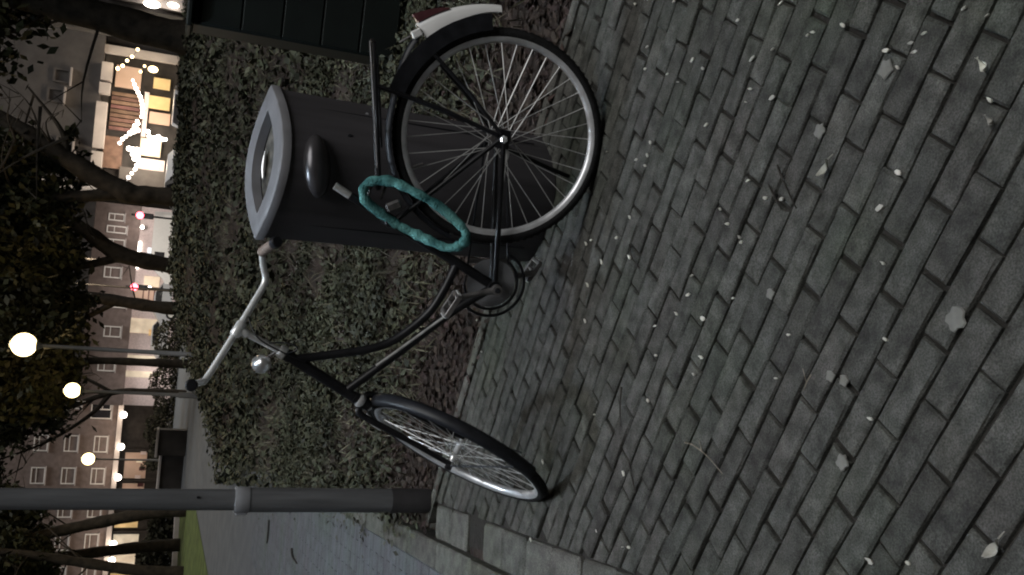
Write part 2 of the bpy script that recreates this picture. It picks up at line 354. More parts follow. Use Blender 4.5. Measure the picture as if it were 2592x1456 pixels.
# lawn verge, its kerb, far pavement and street
MB().add([(-6.57,24.73,-.004),(-9.25,35.15,-.004),(-10.84,32.37,-.004),(-15,25,-.004),(-15,12,-.004),(-5.75,12,-.004)], [(0,1,2,3,4,5)]).build('lawn', M['lawn'], kind='structure')
vk = thing('verge_kerb', 'pale kerb strip along the far side of the green verge', 'kerb')
MB().box((-11.2,31.9,.07), (8.2,.2,.2), Matrix.Rotation(math.atan2(-2.8,-1.54),3,'Z'), .02).build('kerb_strip', M['fascia'], vk)
MB().add([(-90,43,-.05),(90,43,-.05),(90,88,-.05),(-90,88,-.05)], [(0,1,2,3)]).build('road', M['road'], kind='structure')

# planted bed: rises away from the paving
def XL(Y): return -1.14-.15*(Y-3.45)-.085*np.maximum(0, Y-6.5)     # the bed's border along the path
def bed_h(X, Y):
    d = (X-E0.x)*CV.x+(Y-E0.y)*CV.y
    dl = X-XL(Y)
    h = (0.99+.04*np.clip(X,-2,6))*sm(d/13.0)*sm((dl-.1)/4.8) + .05*sm(d/.5)*sm(dl/.6)
    h *= 1-sm((Y-21)/8); h += .03*sm((Y-6.3)/.6)
    bump = .05*np.sin(X*2.3+Y*1.1)*np.sin(Y*1.7-X*.8)+.03*np.sin(X*5.1)*np.sin(Y*4.3+1)
    far = sm((Y-17-2.2*np.maximum(0, X+4.2))/1.2)        # beyond this line the paved path begins
    return (h + bump*sm(d/2.5)*sm(dl/2))*(1-far) - .012 - .06*far
bd = MB(); NX, NY = 90, 80; vs = []
for j in range(NY):
    d = 30.0*(j/(NY-1))**2
    for i in range(NX):
        s = i/(NX-1)
        base = E0 + CU*(1.03-5.5*s); X = base.x + CV.x*d; Y = base.y + CV.y*d
        # fan out towards the back: left border follows the kerb, right border runs wide
        xl = float(XL(Y))
        t = min(1, d/1.0)
        Xl = (E0+CU*1.03).x*(1-t)+(xl)*t
        Xr = 4.2+d*.9
        X = Xl + (Xr-Xl)*s; Y = E0.y + (X-E0.x)*CU.y/CU.x*(1-sm(d/8)) + d*1.05
        X = max(X, float(XL(Y))+.005)
        vs.append((X, Y, float(bed_h(np.float64(X), np.float64(Y)))))
fs = [(j*NX+i, j*NX+i+1, (j+1)*NX+i+1, (j+1)*NX+i) for j in range(NY-1) for i in range(NX-1)]
bed = bd.add(vs, fs).build('planting_bed', M['soil'], kind='structure', smooth=60)
def scatter(n, dmin, dmax, xr=(-4.5, 7.5)):
    P = []
    while len(P) < n:
        k = n*3; Y = 3.0+rng.random(k)*(dmax+2); X = xr[0]+rng.random(k)*(xr[1]-xr[0])
        d = (X-E0.x)*CV.x+(Y-E0.y)*CV.y; dl = X-XL(Y)
        ok = (Y < 17.2+2.2*np.maximum(0, X+4.2)) & (d > dmin) & (d < dmax) & (dl > .02) & (X-.1 > -.75-.378*Y) & (X-.1 < 1.3+.5*Y)
        Q = np.stack([X, Y, bed_h(X, Y)], 1)[ok]; P += list(Q)
    return np.array(P[:n])
def in_bin(P): return ((P[:,0]-.35)/.3)**2+((P[:,1]-3.25)/.24)**2 < 1
# brown leaf litter next to the paving
P = scatter(12500, -.02, 1.9, (-1.6, 3.9)); d = (P[:,0]-E0.x)*CV.x+(P[:,1]-E0.y)*CV.y
keep = (rng.random(len(P)) < np.clip(1.25-d/1.5, .08, 1)) & ~in_bin(P); P = P[keep]; P[:,2] += rng.random(len(P))*.03
leaf_cloud('leaf_litter', M['litter'], P, .021, bed, flat=.75, kind='stuff')
# ivy: clumpy density
def clump(P, th, sc=1.0):
    f = np.sin(P[:,0]*2.9*sc+1.3)*np.sin(P[:,1]*2.3*sc)+.6*np.sin(P[:,0]*6.7*sc+P[:,1]*3.1*sc)+.5*np.sin(P[:,1]*8.1*sc-P[:,0]*4.4*sc)
    return 1.25*f+rng.normal(size=len(P))*.45 > th
P1 = scatter(66000, .55, 4.2, (-2.2, 5)); P1 = P1[clump(P1, -.75) & ~in_bin(P1)]
d = (P1[:,0]-E0.x)*CV.x+(P1[:,1]-E0.y)*CV.y; P1 = P1[rng.random(len(P1)) < np.clip((d-.4)/.9, .05, 1)]
P1[:,2] += .01+rng.random(len(P1))**2*(.05+.10*np.abs(np.sin(P1[:,0]*4.1)*np.sin(P1[:,1]*3.7)))
leaf_cloud('ivy_leaves', M['ivy'], P1, .021, bed, flat=.35, kind='stuff')
P4 = np.stack([np.zeros(2600), 4.4+rng.random(2600)**1.3*9, np.zeros(2600)], 1); P4[:,0] = XL(P4[:,1])-.3*np.abs(rng.normal(size=2600))*.5+.12; P4[:,2] = np.maximum(0, bed_h(P4[:,0], P4[:,1]))+.006+rng.random(2600)*.02
leaf_cloud('spilled_leaves', M['ivy'], P4[clump(P4, .1)], .02, bed, flat=.6, kind='stuff')
P2 = scatter(95000, 4.2, 26, (-6, 15)); P2 = P2[clump(P2, -.7, .6)]; P2[:,2] += .02+rng.random(len(P2))**2*.16
leaf_cloud('ivy_leaves', M['ivy'], P2, .045, bed, flat=.3, kind='stuff')
P3 = scatter(17000, .4, 9, (-3, 7)); P3 = P3[~in_bin(P3)]; n = len(P3); a = rand_dirs(n); a[:,2] = .5+.6*np.abs(a[:,2]); a /= np.linalg.norm(a, axis=1)[:,None]
Ln = (.03+.05*rng.random(n))[:,None]; b = np.cross(a, rand_dirs(n)); b /= np.linalg.norm(b, axis=1)[:,None]
quads('grass_blades', M['blade'], P3+a*Ln, a*Ln, b*.0035, bed, kind='stuff')

# ------------------------------------------------------------------ litter bin
BN = thing('litter_bin', 'charcoal street litter bin with a pale grey lens-shaped rim', 'litter bin', (.352, 3.25, 0), math.radians(1.5))
def lens(hw, hd, n=14, rnd=0.0):
    pts = []
    for s in (1, -1):
        for i in range(n):
            t = -1+2*i/n
            x = -t*hw*s; y = s*hd*(1-abs(t)**2.0)
            pts.append((x, y))
    return pts
SL = 0.20
def top_z(x, y): return 1.036 + SL*y - .01*x
n = 14
b = MB(); outer = lens(.262, .195)
body_rings = []
for z, f in ((.0, .93), (.03, .94), (.5, .97), (.9, .99), (None, 1.0)):
    body_rings.append([(x*f, y*f, (top_z(x, y)-.03) if z is None else min(z, top_z(x, y)-.04)) for x, y in outer])
v = [p for r in body_rings for p in r]; k = len(outer)
fq = [(r*k+i, r*k+(i+1) % k, (r+1)*k+(i+1) % k, (r+1)*k+i) for r in range(4) for i in range(k)]
b.add(v, fq); b.build('body', M['binbody'], BN, smooth=40)
# rim ring
inn = lens(.182, .118); r = MB(); ou = lens(.272, .203)
v = [(x, y, top_z(x, y)-.03) for x, y in ou]+[(x, y, top_z(x, y)-.004) for x, y in ou]+[(x*.985, y*.985, top_z(x, y)) for x, y in ou]+[(x, y+.004, top_z(x, y)) for x, y in inn]+[(x*.97, (y+.004)*.97, top_z(x, y)-.035) for x, y in inn]
r.add(v, [(q*k+i, q*k+(i+1) % k, (q+1)*k+(i+1) % k, (q+1)*k+i) for q in range(4) for i in range(k)]); r.build('rim', M['bingrey'], BN, smooth=50)
# inner liner wall and dirty plate below the opening
l = MB(); v = [(x*.97, (y+.004)*.97, top_z(x, y)-.03) for x, y in inn]+[(x*.93, y*.93, top_z(x, y)-.13) for x, y in inn]
l.add(v, [(i, (i+1) % k, k+(i+1) % k, k+i) for i in range(k)]); l.build('liner', M['plastic'], BN, smooth=50)
pl = MB(); pp = lens(.172, .098); pl.add([(x, y+.008, top_z(x, y)-.03-.75*max(0,-y+.02)) for x, y in pp], [tuple(range(len(pp)))]); pl.build('inner_plate', M['bindirt'], BN)
hi = MB(); hi.tube([(-.05+.1*t, .085-.25*(t-.5)**2*.2, top_z(0,.085)-.03) for t in [i/8 for i in range(9)]], [.003+.006*math.sin(math.pi*i/8) for i in range(9)], 8); hi.build('inner_glint', M['chrome'], BN, smooth=60)  # chrome sliver shaped as the bright highlight inside the opening
# front seams and ashtray bulge
def front(x, z, off=0.0): f = .97; return (x, -.195*f*(1-(x/(.262*f))**2)-off, z)
for x0 in (.2, -.205):
    sm_ = MB(); sm_.tube([front(x0*(1-.02*i/8), .87-.81*i/8, .001) for i in range(9)], .0028, 6); sm_.build('door_seam', M['plastic'], BN)
sm_ = MB(); sm_.tube([front(.2-.405*i/20, .90+.02*math.sin(i/20*math.pi)*-1, .001) for i in range(21)], .0025, 6); sm_.build('door_seam', M['plastic'], BN)
ash = MB(); ash.sphere((0, 0, 0), 1, 20, .108, .062, .046)
R = Matrix.Rotation(math.radians(-8), 3, 'Y') @ Matrix.Rotation(math.radians(-20), 3, 'X')
fp = front(-.015, .875, -.008); ash.v = [tuple(R @ Vector(p)+Vector(fp)) for p in ash.v]; ash.build('ashtray', M['ashmetal'], BN, smooth=60)
MB().lathe([(.009,-.004),(.009,.003),(.005,.004)], front(.105, .77), (0,-1,0), 12).build('keyhole', M['plastic'], BN)
MB().lathe([(.006,-.004),(.006,.003)], front(.21, .7), (.4,-1,0), 10).build('rivet', M['collar'], BN)

# ------------------------------------------------------------------ dark green cabinet at the edge of the view
cb = thing('utility_cabinet', 'dark green ribbed utility cabinet standing in the bed to the right of the bicycle', 'cabinet', (1.83, 5.35, .1), math.radians(-6))
MB().box((0,.22,.6), (1.06,.40,1.2), None, .01).build('body', M['cabinet'], cb)
for i in range(5): MB().box((0,.006,.145+i*.226), (1.04,.02,.221), None, .006).build('panel', M['cabinet'], cb)
MB().box((0,.2,1.215), (1.10,.48,.035), None, .01).build('cap', M['cabinet'], cb)
MB().box((.05,.23,-.06), (1.0,.36,.16)).build('plinth', M['darkwall'], cb)
# ------------------------------------------------------------------ bicycle
YAW, LEAN = -0.20308, 0.13041
fx = Vector((-math.cos(YAW), -math.sin(YAW), 0)); ly = Vector((math.sin(YAW), -math.cos(YAW), 0)); zz = Vector((0,0,1))
ax_y = ly*math.cos(LEAN)+zz*math.sin(LEAN); ax_z = zz*math.cos(LEAN)-ly*math.sin(LEAN)
BK = Matrix(((fx.x,ax_y.x,ax_z.x,.47174),(fx.y,ax_y.y,ax_z.y,2.72665),(fx.z,ax_y.z,ax_z.z,0),(0,0,0,1)))
bk = thing('bicycle', 'black step-through bicycle without a saddle leaning beside the litter bin', 'bicycle'); bk.matrix_world = BK
RW = .3475
def wheel(name, nsp=36, seed=0):
    """wheel in its own XZ plane, hub at origin, axle along Y"""
    t = MB(); NT = 72
    t.tube([(( RW-.018)*math.cos(2*math.pi*i/NT), 0, (RW-.018)*math.sin(2*math.pi*i/NT)) for i in range(NT)], .0185, 12, closed=True)
    # tread knobs
    for i in range(90):
        a = 2*math.pi*i/90; R = Matrix.Rotation(-a, 3, 'Y')
        for s in (-1, 1): t.box(R @ Vector((RW+.0002, s*.006, 0)), (.0012, .006, .011), R)
    tyre = t.mesh('tyre', M['rubber'], 50)
    r = MB(); prof = [(.322,-.013),(.319,-.0155),(.310,-.0135),(.303,-.008),(.3005,0),(.303,.008),(.310,.0135),(.319,.0155),(.322,.013),(.313,.008),(.313,-.008)]
    v = []; f = []; m = len(prof)
    for i in range(NT):
        a = 2*math.pi*i/NT
        for q, h in prof: v.append((q*math.cos(a), h, q*math.sin(a)))
    for i in range(NT):
        for k_ in range(m): f.append((i*m+k_, i*m+(k_+1) % m, ((i+1) % NT)*m+(k_+1) % m, ((i+1) % NT)*m+k_))
    r.add(v, f); rim = r.mesh('rim', M['rim'], 40)
    return tyre, rim
tyre_me, rim_me = wheel('w')
def hub_mb(w, rf, rb):
    h = MB(); h.lathe([(.005,-w-.02),(.005,-w),(.011,-w),(.011,-w+.012),(rb,-w+.014),(rb,-w*.62),(rf,-w*.6),(rf,-w*.55),(rb,-w*.5),(rb,w*.5),(rf,w*.55),(rf,w*.6),(rb,w*.62),(rb,w-.014),(.011,w-.012),(.011,w),(.005,w),(.005,w+.02)], (0,0,0), (0,1,0), 20)
    return h
def mk_wheel(name, parent, Mx, hw, rf, rb, hubmat):
    e = bpy.data.objects.new(name, None); COL.objects.link(e); e.parent = parent; e.matrix_local = Mx
    link('tyre', tyre_me, e); link('rim', rim_me, e)
    hub_mb(hw, rf, rb).build('hub', hubmat, e, smooth=40)
    sp = {}
    for i in range(36):
        a = 2*math.pi*i/36+.03; side = 1 if i % 2 else -1; tw = (1 if (i//2) % 2 else -1)*math.radians(58)
        h = Vector((rf*.9*math.cos(a-tw), side*hw*.57, rf*.9*math.sin(a-tw))); q = Vector((.304*math.cos(a), side*.003, .304*math.sin(a)))
        MB().tube([h, q], .0015, 5).build('spoke', M['spoke'], e)
    MB().tube([(.3*math.cos(1.1),0,.3*math.sin(1.1)), (.262*math.cos(1.1),0,.262*math.sin(1.1))], .004, 6).build('valve', M['steel'], e)
    return e
rearw = mk_wheel('rear_wheel', bk, Matrix.Translation((0,0,RW)), .055, .033, .024, M['steel'])
refl = MB(); refl.sphere((0,0,0), 1, 12, .022, .004, .010); Rr = Matrix.Rotation(math.radians(-8),3,'Y'); refl.v = [tuple(Rr @ Vector(p)+Vector((.055,.02,-.028))) for p in refl.v]
refl.build('wheel_reflector', M['white'], rearw, smooth=60)
# steering geometry
DL = math.radians(63.03); sa = Vector((.463,0,-.8863)).normalized(); sn = Vector((.8863,0,.463)).normalized(); sl = Vector((0,1,0))
n2 = sn*math.cos(DL)-sl*math.sin(DL); l2 = sl*math.cos(DL)+sn*math.sin(DL)
HUB = Vector((1.09075,-.00446,.31511))
# wheel basis: local X->n2, local Y->l2, local Z->n2 x l2
w3 = n2.cross(l2)
FM = Matrix(((n2.x,l2.x,w3.x,HUB.x),(n2.y,l2.y,w3.y,HUB.y),(n2.z,l2.z,w3.z,HUB.z),(0,0,0,1)))
frontw = mk_wheel('front_wheel', bk, FM, .042, .02, .012, M['chrome'])
# frame tubes
BB = Vector((.49,0,.285)); HT = Vector((.803,0,.93)); HB = Vector((.931,0,.685)); ST = Vector((.315,0,.665)); RH = Vector((0,0,RW))
F = MB()
F.tube([HT, HB], .0185, 14); F.tube([ST, BB], .0165, 14)
def spline(pts, m=8):
    P = [Vector(p) for p in pts]; P = [P[0]*2-P[1]]+P+[P[-1]*2-P[-2]]; out = []
    for i in range(1, len(P)-2):
        for j in range(m):
            t = j/m; a, b_, c, d_ = P[i-1:i+3]
            out.append(.5*((2*b_)+(-a+c)*t+(2*a-5*b_+4*c-d_)*t*t+(-a+3*b_-3*c+d_)*t**3))
    return out+[P[-2]]
F.tube(spline([(.815,0,.905),(.79,0,.80),(.752,0,.66),(.705,0,.578),(.61,0,.490),(.52,0,.448),(.43,0,.42)]), .0145, 12)
F.tube(spline([(.905,0,.722),(.75,0,.562),(.60,0,.415),(.50,0,.292)]), .0145, 12)
F.lathe([(.023,-.036),(.023,.036)], BB, (0,1,0), 18)
for s in (-1, 1):
    F.tube([BB+Vector((0,s*.022,0)), (.30,s*.04,.308), RH+Vector((0,s*.062,-.003))], [.0095,.0095,.008], 10)
    F.tube([ST+Vector((.0,s*.017,-.02)), RH+Vector((0,s*.062,.006))], .0075, 10)
    F.box(RH+Vector((0,s*.062,0)), (.06,.006,.045), None, .002)
F.lathe([(.02,-.012),(.0215,0),(.02,.012)], HT+sa*.006, sa, 16); F.lathe([(.02,-.012),(.0215,0),(.02,.012)], HB, sa, 16)
F.build('frame', M['frame'], bk, smooth=45)
HS = MB(); HS.lathe([(.019,-.012),(.0235,-.004),(.0235,.010),(.019,.014)], HT-sa*.018, sa, 18); HS.build('headset', M['alloy'], bk, smooth=40)
HS = MB(); HS.lathe([(.019,-.012),(.024,-.004),(.024,.008),(.019,.014)], HB+sa*.012, sa, 18); HS.build('headset', M['chrome'], bk, smooth=40)
sp_ = MB(); sp_.tube([(.231,0,.848), (.256,0,.797)], .0125, 14); sp_.build('seat_post_top', M['alloy'], bk, smooth=40)
sp_ = MB(); sp_.tube([(.2555,0,.797), ST], .0135, 14); sp_.build('seat_post', M['frame'], bk, smooth=40)
cl = MB(); cl.lathe([(.019,-.016),(.021,-.01),(.021,.01),(.019,.016)], ST, (ST-BB).normalized(), 16); cl.lathe([(.012,-.02),(.016,0),(.016,.018),(.011,.024)], ST+Vector((.004,.026,.0)), (0,1,0), 14)
cl.build('seat_clamp', M['plastic'], bk, smooth=40)
br = MB(); br.tube([(.25,.012,.70),(.20,.035,.69),(.205,.045,.665)], .005, 8); br.tube([(.265,.015,.745),(.215,.03,.735)], .004, 8); br.build('saddle_bracket', M['steel'], bk, smooth=50)
# fork, blades, stem, handlebar
FK = MB(); crown = HB+sa*.03
FK.lathe([(.017,-.02),(.019,.02)], crown, sa, 14)
for s in (-1, 1):
    top = crown+l2*s*.038+sa*.01; end = HUB+l2*s*.052
    FK.tube(spline([crown+l2*s*.008, top, top.lerp(end,.5)-n2*.006, end]), [.012]*8+[.0115]*8+[.0095]*9, 10)
    FK.lathe([(.0085,-.006),(.0125,-.006),(.0125,.010),(.008,.012)], HUB+l2*s*.062, l2*s, 6)
FK.build('fork', M['frame'], bk, smooth=45)
CL = Vector((.733,0,1.09))
stm = MB(); stm.tube([HT-sa*.02, CL+sa*.015], .0112, 14); stm.build('stem', M['alloy'], bk, smooth=45)
sc_ = MB(); sc_.lathe([(.015,-.025),(.018,-.02),(.018,.02),(.015,.025)], CL, l2, 16); sc_.lathe([(.014,-.012),(.016,.0),(.013,.014)], CL+sa*.02, sa, 14); sc_.build('stem_clamp', M['satin'], bk, smooth=45)
def hb(a, w, h): return CL+l2*a+n2*w-sa*h
hbar = MB(); hbar.tube(spline([hb(-.232,-.09,.078),hb(-.236,-.055,.074),hb(-.212,-.02,.045),hb(-.178,0,.013),hb(-.09,0,.006),hb(0,0,.002),hb(.09,0,0),hb(.185,0,-.001),hb(.206,-.02,.008),hb(.226,-.05,.024),hb(.236,-.085,.030)]), .0112, 12)
hbar_o = hbar.build('handlebar', M['satin'], bk, smooth=60)
def grip(pts, endp):
    gm = MB(); P = spline(pts, 6); gm.tube(P, [.0155+.0012*math.sin(i*1.9) for i in range(len(P))], 12); g_ = gm.build('grip', M['grip'], hbar_o, smooth=60)
    d_ = (Vector(pts[-1])-Vector(pts[-2])).normalized(); c_ = MB(); c_.lathe([(.016,-.004),(.0185,.002),(.0185,.022),(.014,.026)], pts[-1], d_, 14); c_.build('grip_end', M['plastic'], hbar_o, smooth=40)
grip([hb(-.231,-.085,.079),hb(-.238,-.13,.076),hb(-.247,-.185,.070)], 0)
grip([hb(.235,-.08,.030),hb(.242,-.125,.035),hb(.249,-.175,.039)], 0)
# headlamp
HLc = CL+l2*.05+n2*.03+sa*.125
hl = MB(); hl.lathe([(.004,-.046),(.018,-.040),(.027,-.022),(.031,0),(.031,.014),(.028,.018)], HLc, n2, 20); h_o = hl.build('headlamp', M['lampchrome'], bk, smooth=50)
MB().lathe([(.027,.0182),(.02,.026),(.005,.029)], HLc, n2, 18).build('lens', M['white'], h_o, smooth=60)
hk = MB(); hk.tube([HLc-l2*.02, HT-sa*.03+n2*.012, HT-sa*.01], .005, 8); hk.build('headlamp_bracket', M['steel'], bk, smooth=50)
# cables
cb_ = MB(); cb_.tube(spline([hb(-.06,0,.01), CL+Vector((.01,.03,-.06)), HT+Vector((-.02,.035,.02)), HT+Vector((.01,.025,-.06))]), .0025, 6)
cb_.tube(spline([HT+Vector((-.005,.02,.012)), (.77,.03,.90),(.755,.028,.93), CL+Vector((.03,.02,-.1))]), .0025, 6); cb_.build('brake_cable', M['plastic'], bk, smooth=60)
# mudguards: a bowed strip over a range of angles
def guard(c, U, V, Nn, a0, a1, rad, wd, m=40, th=.0015, drop=.014):
    g_ = MB(); v = []; f = []
    for i in range(m+1):
        a = a0+(a1-a0)*i/m; R_ = rad(a); er = U*math.cos(a)+V*math.sin(a); W_ = wd(a)
        sec = [(-W_, -drop), (-W_*.85, -.003), (-W_*.45, .002), (0, .003), (W_*.45, .002), (W_*.85, -.003), (W_, -drop)]
        for q, h in sec: v.append(c+er*(R_+h)+Nn*q)
        for q, h in reversed(sec): v.append(c+er*(R_+h-th)+Nn*q)
    k_ = 14
    for i in range(m):
        for j in range(k_): f.append((i*k_+j, i*k_+(j+1) % k_, (i+1)*k_+(j+1) % k_, (i+1)*k_+j))
    f += [tuple(range(k_)), tuple(m*k_+j for j in range(k_))]
    return g_.add(v, f)
U0, V0, N0 = Vector((1,0,0)), Vector((0,0,1)), Vector((0,1,0))
D = math.radians
def rr(a):
    t = max(0, min(1, (math.degrees(a)-95)/45)); return .367+.055*t*t*(3-2*t)
mg = guard(RH, U0, V0, N0, D(18), D(136), rr, lambda a: .027).build('rear_mudguard', M['plastic'], bk, smooth=50)
def tail_r(a): t = (math.degrees(a)-134)/38; return .437-.028*t
tl = MB(); v = []; f = []; m = 18
for i in range(m+1):
    t = i/m; a = D(133.5+37.5*t); er = U0*math.cos(a)+V0*math.sin(a); R_ = tail_r(a); dp = .052*(1-t)**1.6+.018; w_ = .029-.004*t
    for q, h in ((-w_,-dp),(-w_*.95,-.01),(-w_*.5,.003),(0,.005),(w_*.5,.003),(w_*.95,-.01),(w_,-dp),(w_-.003,-dp),(w_*.8,-.012),(0,.001),(-w_*.8,-.012),(-w_+.003,-dp)): v.append(RH+er*(R_+h)+N0*q)
for i in range(m):
    for j in range(12): f.append((i*12+j, i*12+(j+1) % 12, (i+1)*12+(j+1) % 12, (i+1)*12+j))
f += [tuple(range(12)), tuple(m*12+j for j in range(12))]
tl.add(v, f).build('mudguard_tail', M['white'], mg, smooth=50)
rl = MB(); v = []; f = []; m = 8
for i in range(m+1):
    t = i/m; a = D(134.5+14*t); er = U0*math.cos(a)+V0*math.sin(a); h1 = tail_r(a)+.004; h2 = h1+.026*(1-t)**.8+.004; w_ = .02
    for q, h in ((-w_,h1),(w_,h1),(w_*.8,h2),(-w_*.8,h2)): v.append(RH+er*h+N0*q)
for i in range(m):
    for j in range(4): f.append((i*4+j, i*4+(j+1) % 4, (i+1)*4+(j+1) % 4, (i+1)*4+j))
f += [(3,2,1,0), tuple(m*4+j for j in range(4))]
rl.add(v, f).build('rear_light', M['red'], bk, smooth=50)
rf_ = MB(); rf_.box((-.275,.02,.662), (.026,.03,.034), Matrix.Rotation(D(35),3,'Y'), .004); rf_.build('reflector', M['white'], bk)
MB().tube([(-.268,.02,.675),(-.24,.015,.71)], .004, 6).build('reflector_bracket', M['steel'], bk)
# skirt guard: dark panel over the rear part of the wheel
sk = MB(); pts = [((.39 if i <= 10 else .30)*math.cos(a_), (.39 if i <= 10 else .345)*math.sin(a_)) for i, a_ in [(i, D(104+ (62*i/10))) for i in range(11)]]
pts2 = [(.338*math.cos(D(166-62*i/10)), .338*math.sin(D(166-62*i/10))) for i in range(11)]
for s in (1,): sk.prism(pts+pts2, .033, .036, lambda u, w_, h: (u, h, RW+w_))
sk.build('skirt_guard', M['plastic'], bk)
# front mudguard on the wheel's trailing side
fg = guard(HUB, n2, w3, l2, D(60), D(205), lambda a: .357, lambda a: .0225, drop=.016)
fg.build('front_mudguard', M['plastic'], bk, smooth=50)
guard(HUB, n2, w3, l2, D(34), D(59.5), lambda a: .357, lambda a: .022, drop=.02).build('mudguard_tip', M['white'], bk, smooth=50)
fs_ = MB()
for s in (-1,1): fs_.tube([HUB+l2*s*.06, HUB+n2*.362*math.cos(D(190))+w3*.362*math.sin(D(190))+l2*s*.026], .003, 6)
fs_.build('mudguard_stay', M['plastic'], bk)
for a in (.06,): MB().box(HB+n2*.03+sa*.05, (.02,.03,.035), None, .005).build('brake_block', M['chrome'], bk)
MB().tube([(.60,.034,.432),(.75,.034,.588),(.80,.03,.64)], .0045, 8).build('down_tube_rod', M['alloy'], bk)  # pale brake rod added for the bright line along the down tube
amb = MB(); amb.tube([crown+l2*.045+sa*.06+n2*.012, crown+l2*.045+sa*.10+n2*.012], .004, 8); amb.build('brake_rod', M['alloy'], bk)
# rear rack
rk = MB(); A_, B_ = Vector((-.222,0,.790)), Vector((.19,0,.716))
for s in (-1, 1): rk.tube(spline([B_+Vector((.03,s*.02,-.002)), B_+Vector((.0,s*.055,0)), A_.lerp(B_,.5)+Vector((0,s*.065,0)), A_+Vector((0,s*.06,0))]), .006, 8)
rk.tube([A_+Vector((0,.06,0)), A_+Vector((-.012,0,.002)), A_+Vector((0,-.06,0))], .006, 8)
for t in (.15,.4,.65,.9): rk.tube([A_.lerp(B_,t)+Vector((0,-.06,0)), A_.lerp(B_,t)+Vector((0,.06,0))], .005, 8)
for s in (-1, 1):
    rk.tube([A_.lerp(B_,.3)+Vector((0,s*.062,-.005)), (-.06,s*.064,.55), RH+Vector((-.01,s*.066,.02))], .0075, 8)
    rk.tube([(-.222,s*.034,.60), (-.12,s*.05,.47), RH+Vector((-.015,s*.07,.01))], .0065, 8)
rk.tube([A_.lerp(B_,.75)+Vector((0,.045,-.012)), A_.lerp(B_,.1)+Vector((0,.045,-.010))], .004, 8)
rk_o = rk.build('rear_rack', M['frame'], bk, smooth=45)
st_ = MB()
st_.tube([A_+Vector((-.004,.064,.012)), B_+Vector((-.04,.062,.012))], .0035, 6); st_.build('rack_strap', M['steel'], rk_o)
# drivetrain
ch = MB(); ch.lathe([(.084,-.002),(.084,.002)], BB+Vector((0,-.045,0)), (0,1,0), 36); ch.build('chainring', M['collar'], bk, smooth=40)
def arc(r, a0, a1, c, m=28): return [c+Vector((r*math.cos(D(a0+(a1-a0)*i/m)), 0, r*math.sin(D(a0+(a1-a0)*i/m)))) for i in range(m+1)]
cg = MB(); cg.tube(arc(.092,-150,75,BB+Vector((0,-.045,0))), .005, 8); cg.tube([BB+Vector((-.08,-.045,-.046)), (.0,-.045,RW-.035)], .004, 6); cg.tube([BB+Vector((.024,-.045,.089)), (.0,-.045,RW+.035)], .004, 6); cg.build('chain', M['plastic'], bk, smooth=60)
cg = MB(); cg.tube(arc(.117,-155,70,BB+Vector((0,-.05,0))), .0055, 8); cg.build('chain_guard', M['plastic'], bk, smooth=60)
ck = MB()
def crank(s, ang):
    d_ = Vector((math.cos(ang), 0, math.sin(ang))); c0 = BB+Vector((0,s*.062,0)); e = c0+d_*.165+Vector((0,s*.012,0))
    m_ = MB(); m_.tube([c0-d_*.008, c0+d_*.05, e], [.0135,.010,.0105], 10); m_.lathe([(.017,-.011),(.017,.011)], c0, (0,1,0), 16); o = m_.build('crank', M['steel'], bk, smooth=45)
    MB().lathe([(.010,.0112),(.008,.015)], c0, (0,s,0), 12).build('dust_cap', M['plastic'], o)
    p_ = MB(); pc = e+Vector((0,s*.055,0)); Rp = Matrix.Rotation(D(-25),3,'Y')
    p_.tube([e, e+Vector((0,s*.095,0))], .007, 8)
    for q in (-.034,.034): p_.box(pc+Rp @ Vector((q,0,0)), (.016,.088,.02), Rp, .004)
    for q in (-.042,.042): p_.box(pc+Vector((0,q,0)), (.075,.006,.018), Rp, .002)
    po = p_.build('pedal', M['steel'], bk, smooth=30)
    for q in (-.044,.044): MB().box(pc+Rp @ Vector((q,0,0)), (.004,.05,.014), Rp, .0015).build('pedal_reflector', M['white'], po)
crank(1, D(72)); crank(-1, D(252))
MB().box((.42,-.07,.30), (.016,.012,.15), Matrix.Rotation(D(6),3,'Y'), .003).build('chain_guard_stay', M['steel'], bk)
ks = MB(); ks.tube([(.03,-.085,.31),(.08,-.16,.12),(.10,-.2,.035)], .008, 8); ks.build('kickstand', M['frame'], bk)
MB().lathe([(.013,-.008),(.013,.008),(.008,.014)], RH+Vector((0,.072,0)), (0,1,0), 6).build('axle_nut', M['chrome'], bk)

# teal sleeved chain lock hanging round the seat post
lk = thing('chain_lock', 'teal fabric sleeved chain lock looped round the bicycle seat post', 'lock'); lk.matrix_world = BK
LP = spline([(.30,.035,.685),(.255,.04,.752),(.205,.045,.752),(.185,.065,.69),(.20,.085,.62),(.235,.095,.53),(.275,.105,.465),(.308,.11,.428),(.345,.108,.432),(.366,.095,.475),(.352,.07,.54),(.335,.05,.60),(.318,.042,.65)], 7)
tb = MB(); NL = len(LP); tb.tube(LP[:-1], [.0155+.0016*math.sin(i*1.3)+.0015*math.sin(i*.37)+random.uniform(-.0016,.0016) for i in range(NL-1)], 12, closed=True)
tb.build('sleeve', M['teal'], lk, smooth=70)
MB().box((.262,.055,.66), (.03,.028,.05), Matrix.Rotation(D(30),3,'Y'), .006).build('lock_cylinder', M['steel'], lk)

